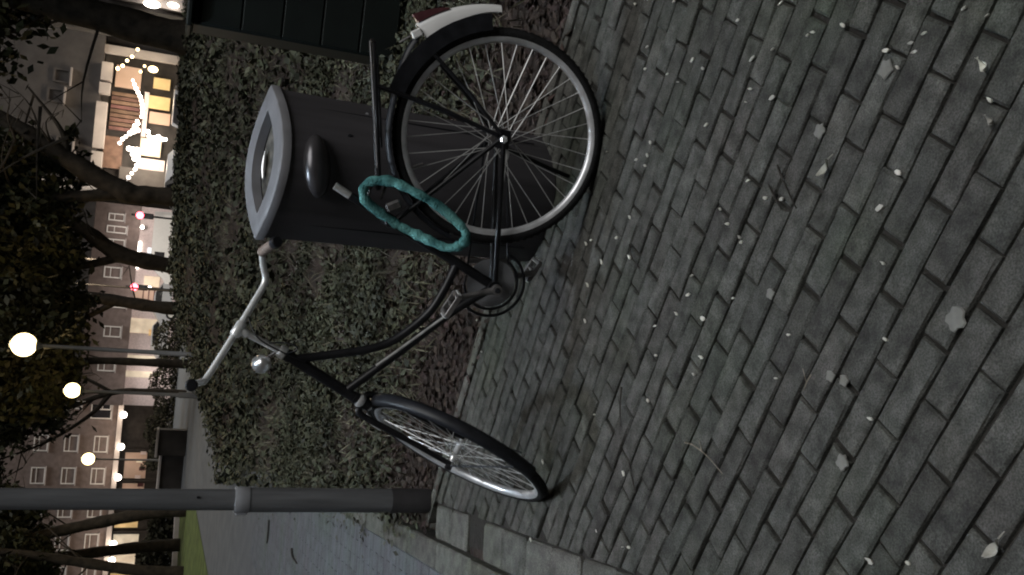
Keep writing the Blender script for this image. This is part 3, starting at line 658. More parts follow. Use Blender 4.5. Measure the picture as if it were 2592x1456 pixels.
# ------------------------------------------------------------------ lamp post beside the path
lp = thing('lamp_post', 'grey steel lamp post standing in bare soil beside the path', 'lamp post', (-1.082, 4.24, 0), 0)
p = MB(); p.lathe([(.058,-.3),(.058,.20),(.0565,.205)], (0,0,0), (0,0,1), 24); p.build('foot', M['poledark'], lp, smooth=40)
p = MB(); p.lathe([(.0565,.2055),(.0555,.86),(.0555,.872),(.0475,.90)], (0,0,0), (0,0,1), 28); p.build('base_tube', M['pole'], lp, smooth=30)
p = MB(); p.lathe([(.0475,.9005),(.042,3.0),(.036,5.4)], (0,0,0), (0,0,1), 28); p.build('shaft', M['pole'], lp, smooth=40)
p = MB(); p.lathe([(.0575,.865),(.059,.87),(.059,.925),(.0575,.93)], (0,0,0), (0,0,1), 28); p.box((-.058,-.01,.897), (.016,.03,.05), None, .004); p.build('collar', M['collar'], lp, smooth=40)
p = MB(); p.lathe([(.006,.0),(.006,.006)], (.02,-.041,1.09), (.3,-1,0), 10); p.build('bolt', M['plastic'], lp)
p = MB(); p.lathe([(.27,5.56),(.28,5.60),(.2,5.70),(.1,5.78),(.02,5.8)], (0,0,0), (0,0,1), 28); lh = p.build('lamp_head', M['pole'], lp, smooth=40)
p = MB(); p.lathe([(.05,5.30),(.12,5.33),(.18,5.44),(.2,5.55)], (0,0,0), (0,0,1), 24); p.build('diffuser', M['E_post'], lh, smooth=60)

# ------------------------------------------------------------------ street lamps with globes
def globe_lamp(x, y, top, r, label, group='globe street lamps along the path'):
    t = thing('street_lamp', label, 'street lamp', (x, y, 0), 0, group)
    m_ = MB(); m_.lathe([(.09,-.2),(.085,.6),(.05,.65),(.038,top-r-.1),(.05,top-r-.08),(.09,top-r*.92)], (0,0,0), (0,0,1), 16); m_.build('post', M['pole'], t, smooth=40)
    m_ = MB(); m_.sphere((0,0,top), r, 20); m_.build('globe', M['E_globe'], t, smooth=80)
    pl_ = bpy.data.lights.new('lamp_glow', 'POINT'); pl_.energy = 90; pl_.color = (1,.72,.36); pl_.shadow_soft_size = r*1.05; lo = bpy.data.objects.new('lamp_glow', pl_); COL.objects.link(lo); lo.parent = t; lo.location = (0,-r*1.3,top+r*1.3)
    m_ = MB(); m_.lathe([(r*.45,top+r*.9),(r*.3,top+r*1.06),(.02,top+r*1.12)], (0,0,0), (0,0,1), 14); m_.build('cap', M['pole'], t, smooth=40)
globe_lamp(-2.05, 20, 3.76, .235, 'largest and nearest globe street lamp glowing warm above the planted bank')
globe_lamp(-4.0, 27.5, 3.38, .21, 'globe street lamp in the middle of three, before the thin bare tree')
globe_lamp(-9.43, 44, 3.71, .27, 'farthest globe street lamp in front of the pinkish brick building')
def arm_lamp(x, y, z, label):
    t = thing('arm_lamp', label, 'street lamp', (x, y, 0), 0, 'small lamps glowing among the tree crowns')
    m_ = MB(); m_.tube([(-.7,1.2,-.2),(-.7,1.2,z-.5),(-.45,.8,z-.1),(0,0,z+.12)], .05, 8); m_.build('post', M['bark'], t)
    m_ = MB(); m_.box((-.12,.2,z+.1), (.5,.28,.1), Matrix.Rotation(.6,3,'Y'), .03); m_.build('head', M['collar'], t)
    m_ = MB(); m_.sphere((0,0,z), .13, 12); m_.build('bulb', M['E_globe'], t, smooth=80)
    pl_ = bpy.data.lights.new('lamp_glow', 'POINT'); pl_.energy = 1500; pl_.color = (1,.9,.75); pl_.shadow_soft_size = .2; lo = bpy.data.objects.new('lamp_glow', pl_); COL.objects.link(lo); lo.parent = t; lo.location = (.3,.4,z-.4)
arm_lamp(.05, 50, 5.56, 'small bright lamp on a bent arm beside the dark leaning trunk')
arm_lamp(-1.43, 55, 6.94, 'higher of the two small lamps shining through the tree crown')

# ------------------------------------------------------------------ trees
def tree(label, base, trunk, rads, crown=None, nleaf=0, lsize=.12, twigs=12, limbs=(), name='tree', group='trees between bed and street'):
    t = thing(name, label, 'tree', (base[0], base[1], 0), 0, group); bx, by = base
    m_ = MB(); pts = spline([(q[0]-bx, q[1]-by, q[2]) for q in trunk], 6); n_ = len(pts)
    rs = [np.interp(i/(n_-1), np.linspace(0,1,len(rads)), rads)*(1+.06*math.sin(i*1.7)) for i in range(n_)]
    m_.tube(pts, [float(q) for q in rs], 10); m_.build('trunk', M['bark'], t, smooth=60)
    lm = MB(); tips = [pts[-1]]
    for L_ in limbs:
        P_ = spline([(q[0]-bx, q[1]-by, q[2]) for q in L_[0]], 6); k_ = len(P_)
        lm.tube(P_, [L_[1]*(1-.75*i/(k_-1)) for i in range(k_)], 8); tips += P_[k_//2:]
    r_ = random.Random(zlib.crc32(label.encode()) % 9999)
    for i in range(twigs):
        s = r_.choice(pts[n_//2:]+tips); d_ = Vector((r_.uniform(-1,1), r_.uniform(-.8,.5), r_.uniform(-.1,.9))).normalized()*r_.uniform(.8,2.2)
        e = Vector(s)+d_; mid = Vector(s).lerp(e,.5)+Vector((r_.uniform(-.2,.2),0,r_.uniform(-.1,.3)))
        lm.tube(spline([s, mid, e], 4), [.03,.027,.024,.021,.017,.013,.010,.007,.005], 5); tips.append(e)
        for j in range(3):
            s2 = mid.lerp(e, r_.random()); e2 = s2+Vector((r_.uniform(-.6,.6), r_.uniform(-.4,.3), r_.uniform(-.2,.6))); lm.tube([s2, e2], [.012,.004], 4); tips.append(e2)
    if lm.v: lm.build('branches', M['bark'], t, smooth=60)
    if crown:
        P = []
        for (cx, cy, cz, sx, sy, sz, w) in crown:
            k_ = int(nleaf*w); nc = max(4, k_//70); C_ = rand_dirs(nc)*(rng.random(nc)**.4)[:,None]*np.array([sx,sy,sz])+np.array([cx-bx,cy-by,cz])
            idx = rng.integers(0, nc, k_); P.append(C_[idx]+rng.normal(size=(k_,3))*np.array([sx,sy,sz])*.13)
        leaf_cloud('crown', M['crown'], np.concatenate(P), lsize, t)
tree('broad dark tree standing before the bright shopfronts at the street end', (3.62,16), [(3.62,16,.5),(3.6,16,1.6),(3.75,16,3.2),(3.9,16,5.2)], [.30,.27,.25,.2],
     [(3.7,16,4.9,1.5,1.4,1.75,.7),(4.6,16,4.0,1.0,1.2,1.2,.3)], 9000, .09, 16)
tree('tree with a long thick limb sloping up over the grey building', (1.32,22), [(1.32,22,.4),(1.3,22,1.6),(1.3,22,2.3),(1.9,22,3.6),(2.35,22,4.4),(2.9,22,5.6)], [.22,.2,.24,.2,.17,.1],
     [(1.3,22.5,5.0,1.2,1.2,1.7,.5),(.2,22.5,4.6,1.0,1.2,1.5,.35),(2.0,22.3,3.6,.5,.5,.6,.07)], 11000, .1, 14, [([(1.3,22,2.2),(1.05,22,3.4),(.9,22,5.0),(.9,22,6.5)], .16), ([(1.9,22,3.5),(2.5,22,3.7),(3.3,22,4.4)], .08)])
tree('leaning tree whose dark trunk covers the back of the white van', (-.29,26), [(-.33,26,.3),(-.29,26,1.3),(-.1,26,2.5),(.45,26,3.4),(1.0,26,4.6)], [.24,.21,.22,.18,.12],
     [(-.4,26,5.2,1.6,1.2,1.7,.75),(-1.6,26,4.6,1.2,1.2,1.5,.5)], 12000, .11, 14, [([(-.15,26,2.3),(-.6,26,3.6),(-.9,26,5.4)], .13)])
tree('straight dark tree between the silver car and the white parked car', (-1.66,30), [(-1.66,30,.2),(-1.66,30,1.4),(-1.55,30,2.8),(-1.4,30,5)], [.22,.19,.18,.12],
     [(-2.6,30,5.6,1.8,1.1,2.2,.7),(-4.2,30.3,5.0,1.3,1.0,1.5,.4)], 12000, .12, 12, [([(-1.6,30,2.6),(-2.4,30,3.8),(-3.3,30,5.5)], .1)])
tree('slim tree right behind the nearest globe street lamp', (-3.83,34), [(-3.83,34,.2),(-3.85,34,1.6),(-3.9,34,3.4),(-4.2,34,5.5)], [.16,.14,.12,.08],
     [(-4.8,34,6.0,2.0,1.5,2.2,.8)], 8000, .13, 12)
tree('thin bare tree with spreading twigs before the lit ground floor windows', (-5.73,40), [(-5.75,40,0),(-5.73,40,1.6),(-5.85,40,2.9),(-6.6,40,4.6),(-7.4,40,6.6)], [.16,.13,.12,.1,.06],
     [(-6.6,40,7.6,2.4,1.5,2.2,.9),(-8.8,40,8.4,2.2,1.5,2.2,.4)], 7000, .14, 18, [([(-5.85,40,2.9),(-6.8,40,3.6),(-8.0,40,5.2),(-9.0,40,7.5)], .11), ([(-5.85,40,2.8),(-5.2,40,4.2),(-4.6,40,6.5)], .09)])
tree('leaning trunk just to the left of the grey lamp post', (-8.07,30), [(-7.98,30,0),(-8.07,30,1.0),(-8.35,30,2.4),(-8.75,30,4.1),(-9.1,30,6)], [.22,.2,.19,.16,.1],
     [(-8.8,30.5,5.2,1.3,1.2,1.3,.9)], 8000, .11, 10)
tree('second leaning trunk left of the lamp post before the lit shop', (-9.74,32), [(-9.7,32,0),(-9.74,32,1.0),(-9.9,32,2.5),(-10.1,32,4.2),(-10.2,32,6)], [.22,.2,.18,.16,.1],
     [(-10.5,32.5,5.4,1.5,1.2,1.6,.9)], 9000, .12, 10)
tree('outermost trunk at the edge of the view left of the lamp post', (-9.24,28), [(-9.3,28,0),(-9.24,28,1.1),(-9.0,28,2.5),(-8.76,28,3.84),(-8.5,28,5.5)], [.18,.17,.15,.13,.08],
     [(-9.3,28.5,4.7,1.0,1.0,1.3,.9)], 7000, .1, 10)
# low dark hedge between the lawn and the street
def hedge(label, x0, x1, y, h, n_, dy=.6):
    t = thing('hedge', label, 'hedge', ((x0+x1)/2, y, 0))
    P = rng.random((n_,3))*np.array([x1-x0, 2*dy, h])-np.array([(x1-x0)/2, dy, 0]); P[:,2] *= .85+.15*np.sin(P[:,0]*2.3)+.06*np.sin(P[:,0]*7)
    leaf_cloud('foliage', M['hedge'], P, .09, t, kind='stuff')
    m_ = MB(); k_ = int((x1-x0)*2)
    for i in range(k_): m_.tube([(-(x1-x0)/2+(i+.5)/2, 0, 0), (-(x1-x0)/2+(i+.5)/2+random.uniform(-.2,.2), random.uniform(-.2,.2), h*.8)], [.03,.012], 5)
    m_.build('stems', M['bark'], t, kind='stuff')
hedge('dark clipped hedge beyond the green verge left of the lamp post', -16, -9.6, 38.2, 1.35, 7000)
hedge('dark hedge behind the low wall under the lit ground floor windows', -13, -4.0, 58, 1.6, 6000)
hedge('dark hedge at the foot of the tree trunks behind the planted bank', -3.0, 4.5, 36, .62, 6000)
# low wall with pale coping
lw = thing('low_wall', 'low dark garden wall with a pale coping where the path ends', 'wall', (-6.9, 35.4, 0))
MB().box((0,0,.47), (.95,.4,.98), None, .02).build('wall_body', M['darkwall'], lw); MB().box((-.02,-.02,1.0), (1.05,.5,.09), None, .02).build('coping', M['fascia'], lw)
lw = thing('retaining_wall', 'long low wall with a pale top running behind the lamp post', 'wall', (-8.5, 36.4, 0))
MB().box((0,0,.38), (2.1,.4,.78), None, .02).build('wall_body', M['darkwall'], lw); MB().box((0,-.02,.82), (2.2,.5,.1), None, .02).build('coping', M['fascia'], lw)

# ------------------------------------------------------------------ buildings
def window(parent, x, z, w, h, y, pane, fm=None, bars=1, d=.12):
    fm = fm or M['wframe']; t_ = .09
    m_ = MB(); m_.box((x-w/2+t_/2,y,z),(t_,d,h)); m_.box((x+w/2-t_/2,y,z),(t_,d,h)); m_.box((x,y,z-h/2+t_/2),(w-2*t_,d,t_)); m_.box((x,y,z+h/2-t_/2),(w-2*t_,d,t_))
    for b_ in range(bars): m_.box((x,y+.01,z-h/2+h*(b_+1)/(bars+1)+h*.12),(w-2*t_,d-.03,.06))
    f_ = m_.build('window', fm, parent)
    MB().box((x,y+.045,z),(w-2*t_,.02,h-2*t_)).build('pane', pane, f_)
    MB().box((x,y-.06,z-h/2-.05),(w+.2,.3,.08)).build('sill', M['fascia'], f_)
# pinkish brick building on the left, 90 m away
b1 = thing('brick_building', 'pinkish brick building with rows of white framed windows over shops', 'building', (-22, 90, 0))
MB().box((0,4,9.5),(26,8,11.2)).build('wall', M['pinkbrick'], b1)
MB().box((0,5,1.85),(26,8,3.9)).build('shop_wall', M['darkwall'], b1)
MB().box((0,-.4,3.85),(26,1.2,.42)).build('canopy', M['fascia'], b1)
rows_ = [10.2, 7.75, 5.3]
cols_ = {4.1:['E_pale','glass','glass'], 1.15:['E_dim','glass','E_pale'], -1.9:['glass','glass','glass'], -4.9:['E_pale','E_dim','glass'], -7.9:['glass','glass','glass'], 8.0:['glass','glass','E_dim'], 11:['glass','E_dim','glass']}
for x, ks in cols_.items():
    for z, kk in zip(rows_, ks): window(b1, x, z, 1.5, 1.15, -.03, M[kk], bars=1)
window(b1, 7.3, 5.5, 1.75, 1.75, -.04, M['glass'], bars=0)
for x, z, w, h, kk in ((10.9,2.6,2.6,2.2,'E_cool'),(8.6,2.4,1.4,2.0,'E_shop'),(2.0,2.2,2.4,1.9,'E_dim'),(-.8,2.2,2.2,1.9,'E_dim'),(-3.3,2.5,1.1,2.0,'E_yellow'),(-5.0,2.4,1.0,2.2,'E_pale'),(-6.7,2.5,1.6,2.1,'E_shop'),(-9,2.4,2.2,2.1,'E_yellow')):
    MB().box((x,.93,z),(w,.12,h)).build('lit_shopfront', M[kk], b1)
for i, x in enumerate((12,9.4,3.5,.6,-2.2,-4.2,-5.9,-8)): MB().box((x,.86,1.9),(.14,.3,3.6)).build('mullion', M['darkwall'], b1)
for i in range(5):
    MB().box((.2+i*.75,.80,1.6+.3*(i%2)),(.3,.08,.5)).build('display_card', M[('red','signpink','red','E_pale','signpink')[i]], b1)
for (x, z, lab) in ((-14.96,3.70,'first round canopy lamp from the thin bare tree'),(-17.88,3.66,'round canopy lamp under the middle window column'),(-20.69,3.66,'round canopy lamp next to the lamp post under the shop canopy'),(-26.78,3.52,'canopy lamp between the leaning trunks'),(-28.29,3.5,'outermost round canopy lamp over the yellow lit shop')):
    t = thing('canopy_lamp', lab, 'lamp', (x, 88.9, z), 0, 'round lamps hanging under the canopy')
    pl_ = bpy.data.lights.new('canopy_glow', 'POINT'); pl_.energy = 100; pl_.color = (1,.8,.6); pl_.shadow_soft_size = .3; lo = bpy.data.objects.new('canopy_glow', pl_); COL.objects.link(lo); lo.parent = t; lo.location = (0,-1.2,.3)
    MB().sphere((0,0,-.12), .3, 16).build('globe', M['E_white'], t, smooth=80); MB().tube([(0,0,.18),(0,.3,.34)], .05, 8).build('bracket', M['collar'], t)
# middle building behind the trunks, 80 m away
b2 = thing('gabled_building', 'pinkish building with white windows seen between the dark trunks', 'building', (-4.5, 80, 0))
MB().box((0,4,5.2),(16.4,8,3.4)).build('wall', M['pinkbrick'], b2); MB().box((0,4.4,1.7),(16.4,8,3.6)).build('shop_wall', M['signpink'], b2)
MB().prism([(-8.4,6.9),(8.4,6.9),(6.6,9.4),(-6.6,9.4)], -.5, 8, lambda u, w_, h: (u, h, w_)).build('roof', M['darkwall'], b2)
for x, z, w, h, kk in ((7.1,5.3,.6,1.2,'E_pale'),(6.1,5.2,.6,1.5,'E_pale'),(4.85,5.2,.95,1.4,'E_pale'),(2.6,5.2,.9,1.3,'glass'),(.2,4.6,.9,1.3,'glass'),(-2.2,4.8,.9,1.3,'E_dim'),(-5,5,.9,1.3,'glass')): window(b2, x, z, w, h, -.03, M[kk])
for x, z, w, h, kk in ((4.2,3.55,2.2,.5,'E_white'),(4.1,2.2,1.6,1.1,'E_cool'),(2.1,2.2,.9,1.2,'E_shop'),(.9,2.4,1.6,2.4,'E_dim'),(-1.6,2.3,1.2,2.4,'E_shop'),(-2.1,1.7,.5,.7,'E_yellow'),(-4.3,2.4,.5,2.6,'E_pale'),(-5.6,2.5,.5,2.0,'E_pale')):  # lit facade pieces and a lit post are also built as glowing panels
    MB().box((x,.34,z),(w,.12,h)).build('lit_shopfront', M[kk], b2)
for i in range(4): MB().box((.9,.24,1.5+i*.42),(1.5,.1,.1)).build('shutter_rail', M['brown'], b2)
for (x, z, lab) in ((-2.9,2.3,'small white lamp on the pinkish wall above the silver car'),(-9.9,1.15,'small white lamp low down beside the lit shop windows'),(2.0,3.3,'added lamp brightening the wall by the window strip above the white van')):  # the last lamp is added to brighten this front
    t = thing('wall_lamp', lab, 'lamp', (x, 79.4, z), 0, 'small lamps on the gabled building'); MB().sphere((0,0,0), .16, 12).build('globe', M['E_white'], t, smooth=80); MB().tube([(0,.1,0),(0,.7,.1)], .03, 6).build('bracket', M['collar'], t)
    pl_ = bpy.data.lights.new('wall_glow', 'POINT'); pl_.energy = 150; pl_.color = (1,.86,.76); pl_.shadow_soft_size = .2; lo = bpy.data.objects.new('wall_glow', pl_); COL.objects.link(lo); lo.parent = t; lo.location = (0,-1.5,.3)
# grey building with brown shutters, 50 m away
b3 = thing('grey_building', 'grey building with pale ledge above brown boarded and brightly lit shopfronts', 'building', (5.2, 50, 0))
MB().box((1.85,4,9.2),(7.7,8,8.2)).build('wall', M['greywall'], b3); MB().box((1.85,4.6,2.5),(7.7,8,5.1)).build('shop_wall', M['darkwall'], b3)
for x, w in ((3.6,.9),(2.75,.55),(.9,2.3),(-.85,.85)): MB().box((x,-.25,4.98-.03*abs(x)),(w,.5,.5)).build('ledge', M['fascia'], b3)
for x, z, kk in ((2.1,7.1,'E_pale'),(3.1,6.9,'E_dim'),(-.2,6.5,'E_dim'),(-1.0,6.4,'glass')): window(b3, x, z, .7, .75, -.03, M[kk], M['greywall'] if kk != 'glass' else None, 0)
for i in range(9): MB().box((.95+i*.22,.5,3.85),(.17,.14,1.5)).build('slat', M['brown'], b3)
MB().box((1.85,.4,2.95),(2.3,.2,.22)).build('beam', M['signpink'], b3)
MB().box((4.85,.3,3.3),(.4,.4,3.6)).build('pier', M['fascia'], b3); MB().box((-1.5,.3,2.6),(1.05,.3,2.6)).build('side_panel', M['greywall'], b3)
for x, z, w, h, kk in ((2.55,2.35,.65,1.05,'E_yellow'),(1.75,2.25,.6,1.0,'E_dim'),(3.55,2.3,.55,.8,'E_yellow'),(.2,2.55,.9,1.0,'E_shop'),(-.75,2.45,.72,1.3,'signpink'),(-1.6,2.3,.3,.6,'E_pale'),(3.6,3.9,1.1,1.2,'E_dim')):  # the two patches nearest the pier are lamp-lit wall, given a glow
    MB().box((x,.42,z),(w,.14,h)).build('lit_shopfront', M[kk], b3)
MB().box((-1.3,.4,3.2),(.35,.14,.5)).build('poster_box', M['E_dim'], b3)
MB().box((-.3,.4,4.3),(1.6,.2,.9)).build('signboard', M['brown'], b3)
# bulbs standing in for the smeared trails of shop lights in front
def light_smear(label, pts, rad, m_):
    t = thing('smeared_light', label, 'smeared light', (pts[0][0], 49.2, pts[0][1]), 0, 'smeared lights over the shopfronts'); a, c = pts[0]
    MB().tube([(q[0]-a, .08, q[1]-c) for q in pts], .012, 5).build('cable', M['plastic'], t)  # cable is added only to join the bulbs of the smear
    pl_ = bpy.data.lights.new('shop_glow', 'POINT'); pl_.energy = 80*sum(rad); pl_.color = (1,.82,.6); pl_.shadow_soft_size = .3
    lo = bpy.data.objects.new('shop_glow', pl_); COL.objects.link(lo); lo.parent = t; lo.location = (pts[len(pts)//2][0]-a, -.6, pts[len(pts)//2][1]-c)
    for q, r_ in zip(pts, rad):
        s = MB(); s.sphere((q[0]-a, 0, q[1]-c), r_*(.72 if r_ < .15 else .52), 12); s.build('bulb', m_, t, smooth=80)
def px3(x, y): return (7.03-(y-270)*.0199+(x-245)*.003, 5.18-(x-245)*.01854-(y-270)*.00173)
light_smear('diagonal smeared light trail, as five bulbs, highest over the shops', [px3(*q) for q in ((297,181),(309,174),(320,161),(332,151),(346,133))], [.13,.12,.16,.16,.17], M['E_warm'])
light_smear('short smeared light trail, as two bulbs, below the diagonal one', [px3(*q) for q in ((353,188),(363,174))], [.1,.09], M['E_warm'])
light_smear('curved smeared light trail, as dense bulbs, along the brown boards', [px3(*q) for q in ((334,210),(338,220),(342,230),(347,240),(352,250),(355,260),(357,270),(358,280),(358,290),(356,300))], [.09,.12,.13,.13,.13,.13,.13,.14,.13,.12], M['E_white'])
light_smear('bright smeared light blob, as clustered bulbs, beside the lit doorway', [px3(*q) for q in ((302,366),(309,356),(317,350),(327,342),(336,336),(346,334),(340,324),(348,318),(345,312))], [.12,.13,.16,.22,.28,.24,.24,.16,.12], M['E_white'])
light_smear('lowest thick smeared light trail, as glowing bulbs, by the pink panel', [px3(*q) for q in ((325,380),(335,384),(345,384),(336,394),(346,398),(338,406),(349,412),(344,422),(340,432),(332,442),(324,452),(319,463))], [.24,.3,.28,.28,.24,.2,.2,.18,.17,.16,.13,.1], M['E_white'])
light_smear('bright shop interior light, as a row of white bulbs, over the doorway display', [px3(*q) for q in ((372,338),(375,350),(387,355),(398,352),(408,358),(416,358))], [.2,.2,.22,.24,.2,.12], M['E_white'])
t = thing('smear_lantern', 'single large oval smear of light, as a lantern, on the yellow wall', 'lamp', (*px3(384,181)[:1], 49.3, px3(384,181)[1]))  # lantern stands in for an elongated blob of smeared light
m_ = MB(); m_.sphere((0,0,0), .2, 14, .85, .8, 1.2); m_.build('globe', M['E_warm'], t, smooth=80); MB().tube([(0,.1,.2),(0,1.0,.3)], .03, 6).build('bracket', M['plastic'], t)
# building at the far right
b4 = thing('corner_shop', 'corner shop with pale beams and bright lamps at the street end', 'building', (11.4, 40, 0))
MB().box((.6,3,3.0),(4.4,6,8)).build('wall', M['darkwall'], b4); MB().box((-.75,-.2,4.15),(.7,.5,.55)).build('ledge', M['fascia'], b4)
MB().box((-1.15,-.15,2.9),(.55,.3,3.2),Matrix.Rotation(.03,3,'Y')).build('pier', M['fascia'], b4)
MB().box((-.5,-.1,2.6),(.5,.16,1.2)).build('lit_shopfront', M['E_dim'], b4)
for x, z, r_, lab in ((9.98,2.75,.2,'bright lamp on the corner shop wall'),(10.1,1.95,.14,'lower lamp on the corner shop wall')):
    t = thing('wall_lamp', lab, 'lamp', (x, 39.5, z), 0, 'lamps on the corner shop'); m_ = MB(); m_.sphere((0,0,0), r_, 14, .8, .8, 1.6); m_.build('globe', M['E_white'], t, smooth=80); MB().tube([(0,.1,0),(0,.5,0)], .04, 6).build('bracket', M['plastic'], t)
# traffic lights
def signal(x, y, z, label):
    t = thing('traffic_light', label, 'traffic light', (x, y, 0), 0, 'red traffic lights across the street')
    MB().tube([(0,.15,-.1),(0,.15,z+.5)], .06, 10).build('post', M['plastic'], t); MB().box((0,.1,z-.28),(.34,.24,1.0),None,.04).build('housing', M['plastic'], t)
    MB().lathe([(.22,0),(.22,.05),(.1,.1)], (0,-.02,z), (0,-1,0), 18).build('red_lens', M['E_red'], t, smooth=60)
    for q in (.33,.66): MB().lathe([(.11,0),(.11,.02)], (0,-.02,z-q), (0,-1,0), 14).build('dark_lens', M['glass'], t)
signal(2.22, 60, 3.01, 'red traffic light above the white van')
signal(-2.2, 60, 2.94, 'red traffic light above the silver car between two trunks')
# vehicles in the street
def car(label, loc, rz, paint, L=4.2, Wd=1.7, H=1.45, van=False, name='parked_car', cat='car', lights=False):
    t = thing(name, label, cat, loc, rz, None); h = L/2
    if van: prof = [(-h,.35),(h,.35),(h+.02,.95),(h-.25,1.1),(h-.95,H*.97),(h-1.2,H),(-h+.05,H),(-h,1.0)]
    else: prof = [(-h,.35),(h,.35),(h+.02,.75),(h-.2,.88),(h-1.1,.98),(h-1.75,H-.04),(h-2.1,H),(-h+1.0,H-.03),(-h+.25,1.0),(-h,.9)]
    MB().prism(prof, -Wd/2, Wd/2, lambda u, w_, q: (u, q, w_)).build('body', paint, t)
    for s in (-1, 1):
        wp = [(-h+.9,1.0),(h-1.2,1.0),(h-1.72,H-.1),(-h+1.15,H-.1)] if not van else [(h-2.0,1.15),(h-.65,1.15),(h-1.05,H-.2),(h-2.0,H-.2)]
        MB().prism(wp, s*(Wd/2+.004)-.01, s*(Wd/2+.004)+.01, lambda u, w_, q: (u, q, w_)).build('side_window', M['glass'], t)
    fwp = [(h-1.08,.99),(h-1.72,H-.07)] if not van else [(h-.28,1.12),(h-.93,H*.95)]
    a, b_ = fwp; MB().add([(a[0]+.03,-Wd*.43,a[1]),(a[0]+.03,Wd*.43,a[1]),(b_[0]+.03,Wd*.40,b_[1]),(b_[0]+.03,-Wd*.40,b_[1]),(a[0]-.02,-Wd*.43,a[1]-.03),(a[0]-.02,Wd*.43,a[1]-.03),(b_[0]-.02,Wd*.40,b_[1]-.03),(b_[0]-.02,-Wd*.40,b_[1]-.03)], [(0,1,2,3),(7,6,5,4),(0,4,5,1),(1,5,6,2),(2,6,7,3),(3,7,4,0)]).build('windscreen', M['glass'], t)
    for x in (-h+.8, h-.85):
        for s in (-1, 1):
            w_ = MB(); w_.lathe([(.2,-.1),(.32,-.1),(.33,-.05),(.33,.05),(.32,.1),(.2,.1)], (x,s*(Wd/2-.08),.33), (0,1,0), 18); wo = w_.build('wheel', M['rubber'], t, smooth=40)
            MB().lathe([(.19,0),(.17,.03)], (x,s*(Wd/2+.02),.33), (0,s,0), 14).build('hubcap', M['alloy'], wo)
    for s in (-1, 1):
        MB().box((h+.012,s*Wd*.36,.72),(.05,.3,.16)).build('headlight', M['E_white'] if lights else M['collar'], t); MB().box((-h-.005,s*Wd*.38,.85),(.05,.22,.2)).build('tail_light', M['red'], t)
car('white van parked in the street behind the planted bank', (.4, 63, .25), math.pi, M['carwhite'], 4.6, 1.9, 1.95, True, 'parked_van', 'van')
car('silver car parked between two dark tree trunks', (-3.0, 66, .3), .15, M['carsilver'], 4.0, 1.7, 1.5)
car('white car parked right of the nearest globe lamp', (-5.9, 72, .3), .3, M['carwhite'], 4.1, 1.7, 1.5)
car('pale car before the lit doorway of the grey building', (3.3, 45, .25), 2.2, M['carwhite'], 4.0, 1.7, 1.42)
car('car with headlights on before the brown boarded shopfront', (7.0, 46, .25), -1.9, M['carsilver'], 4.0, 1.7, 1.4, lights=True)

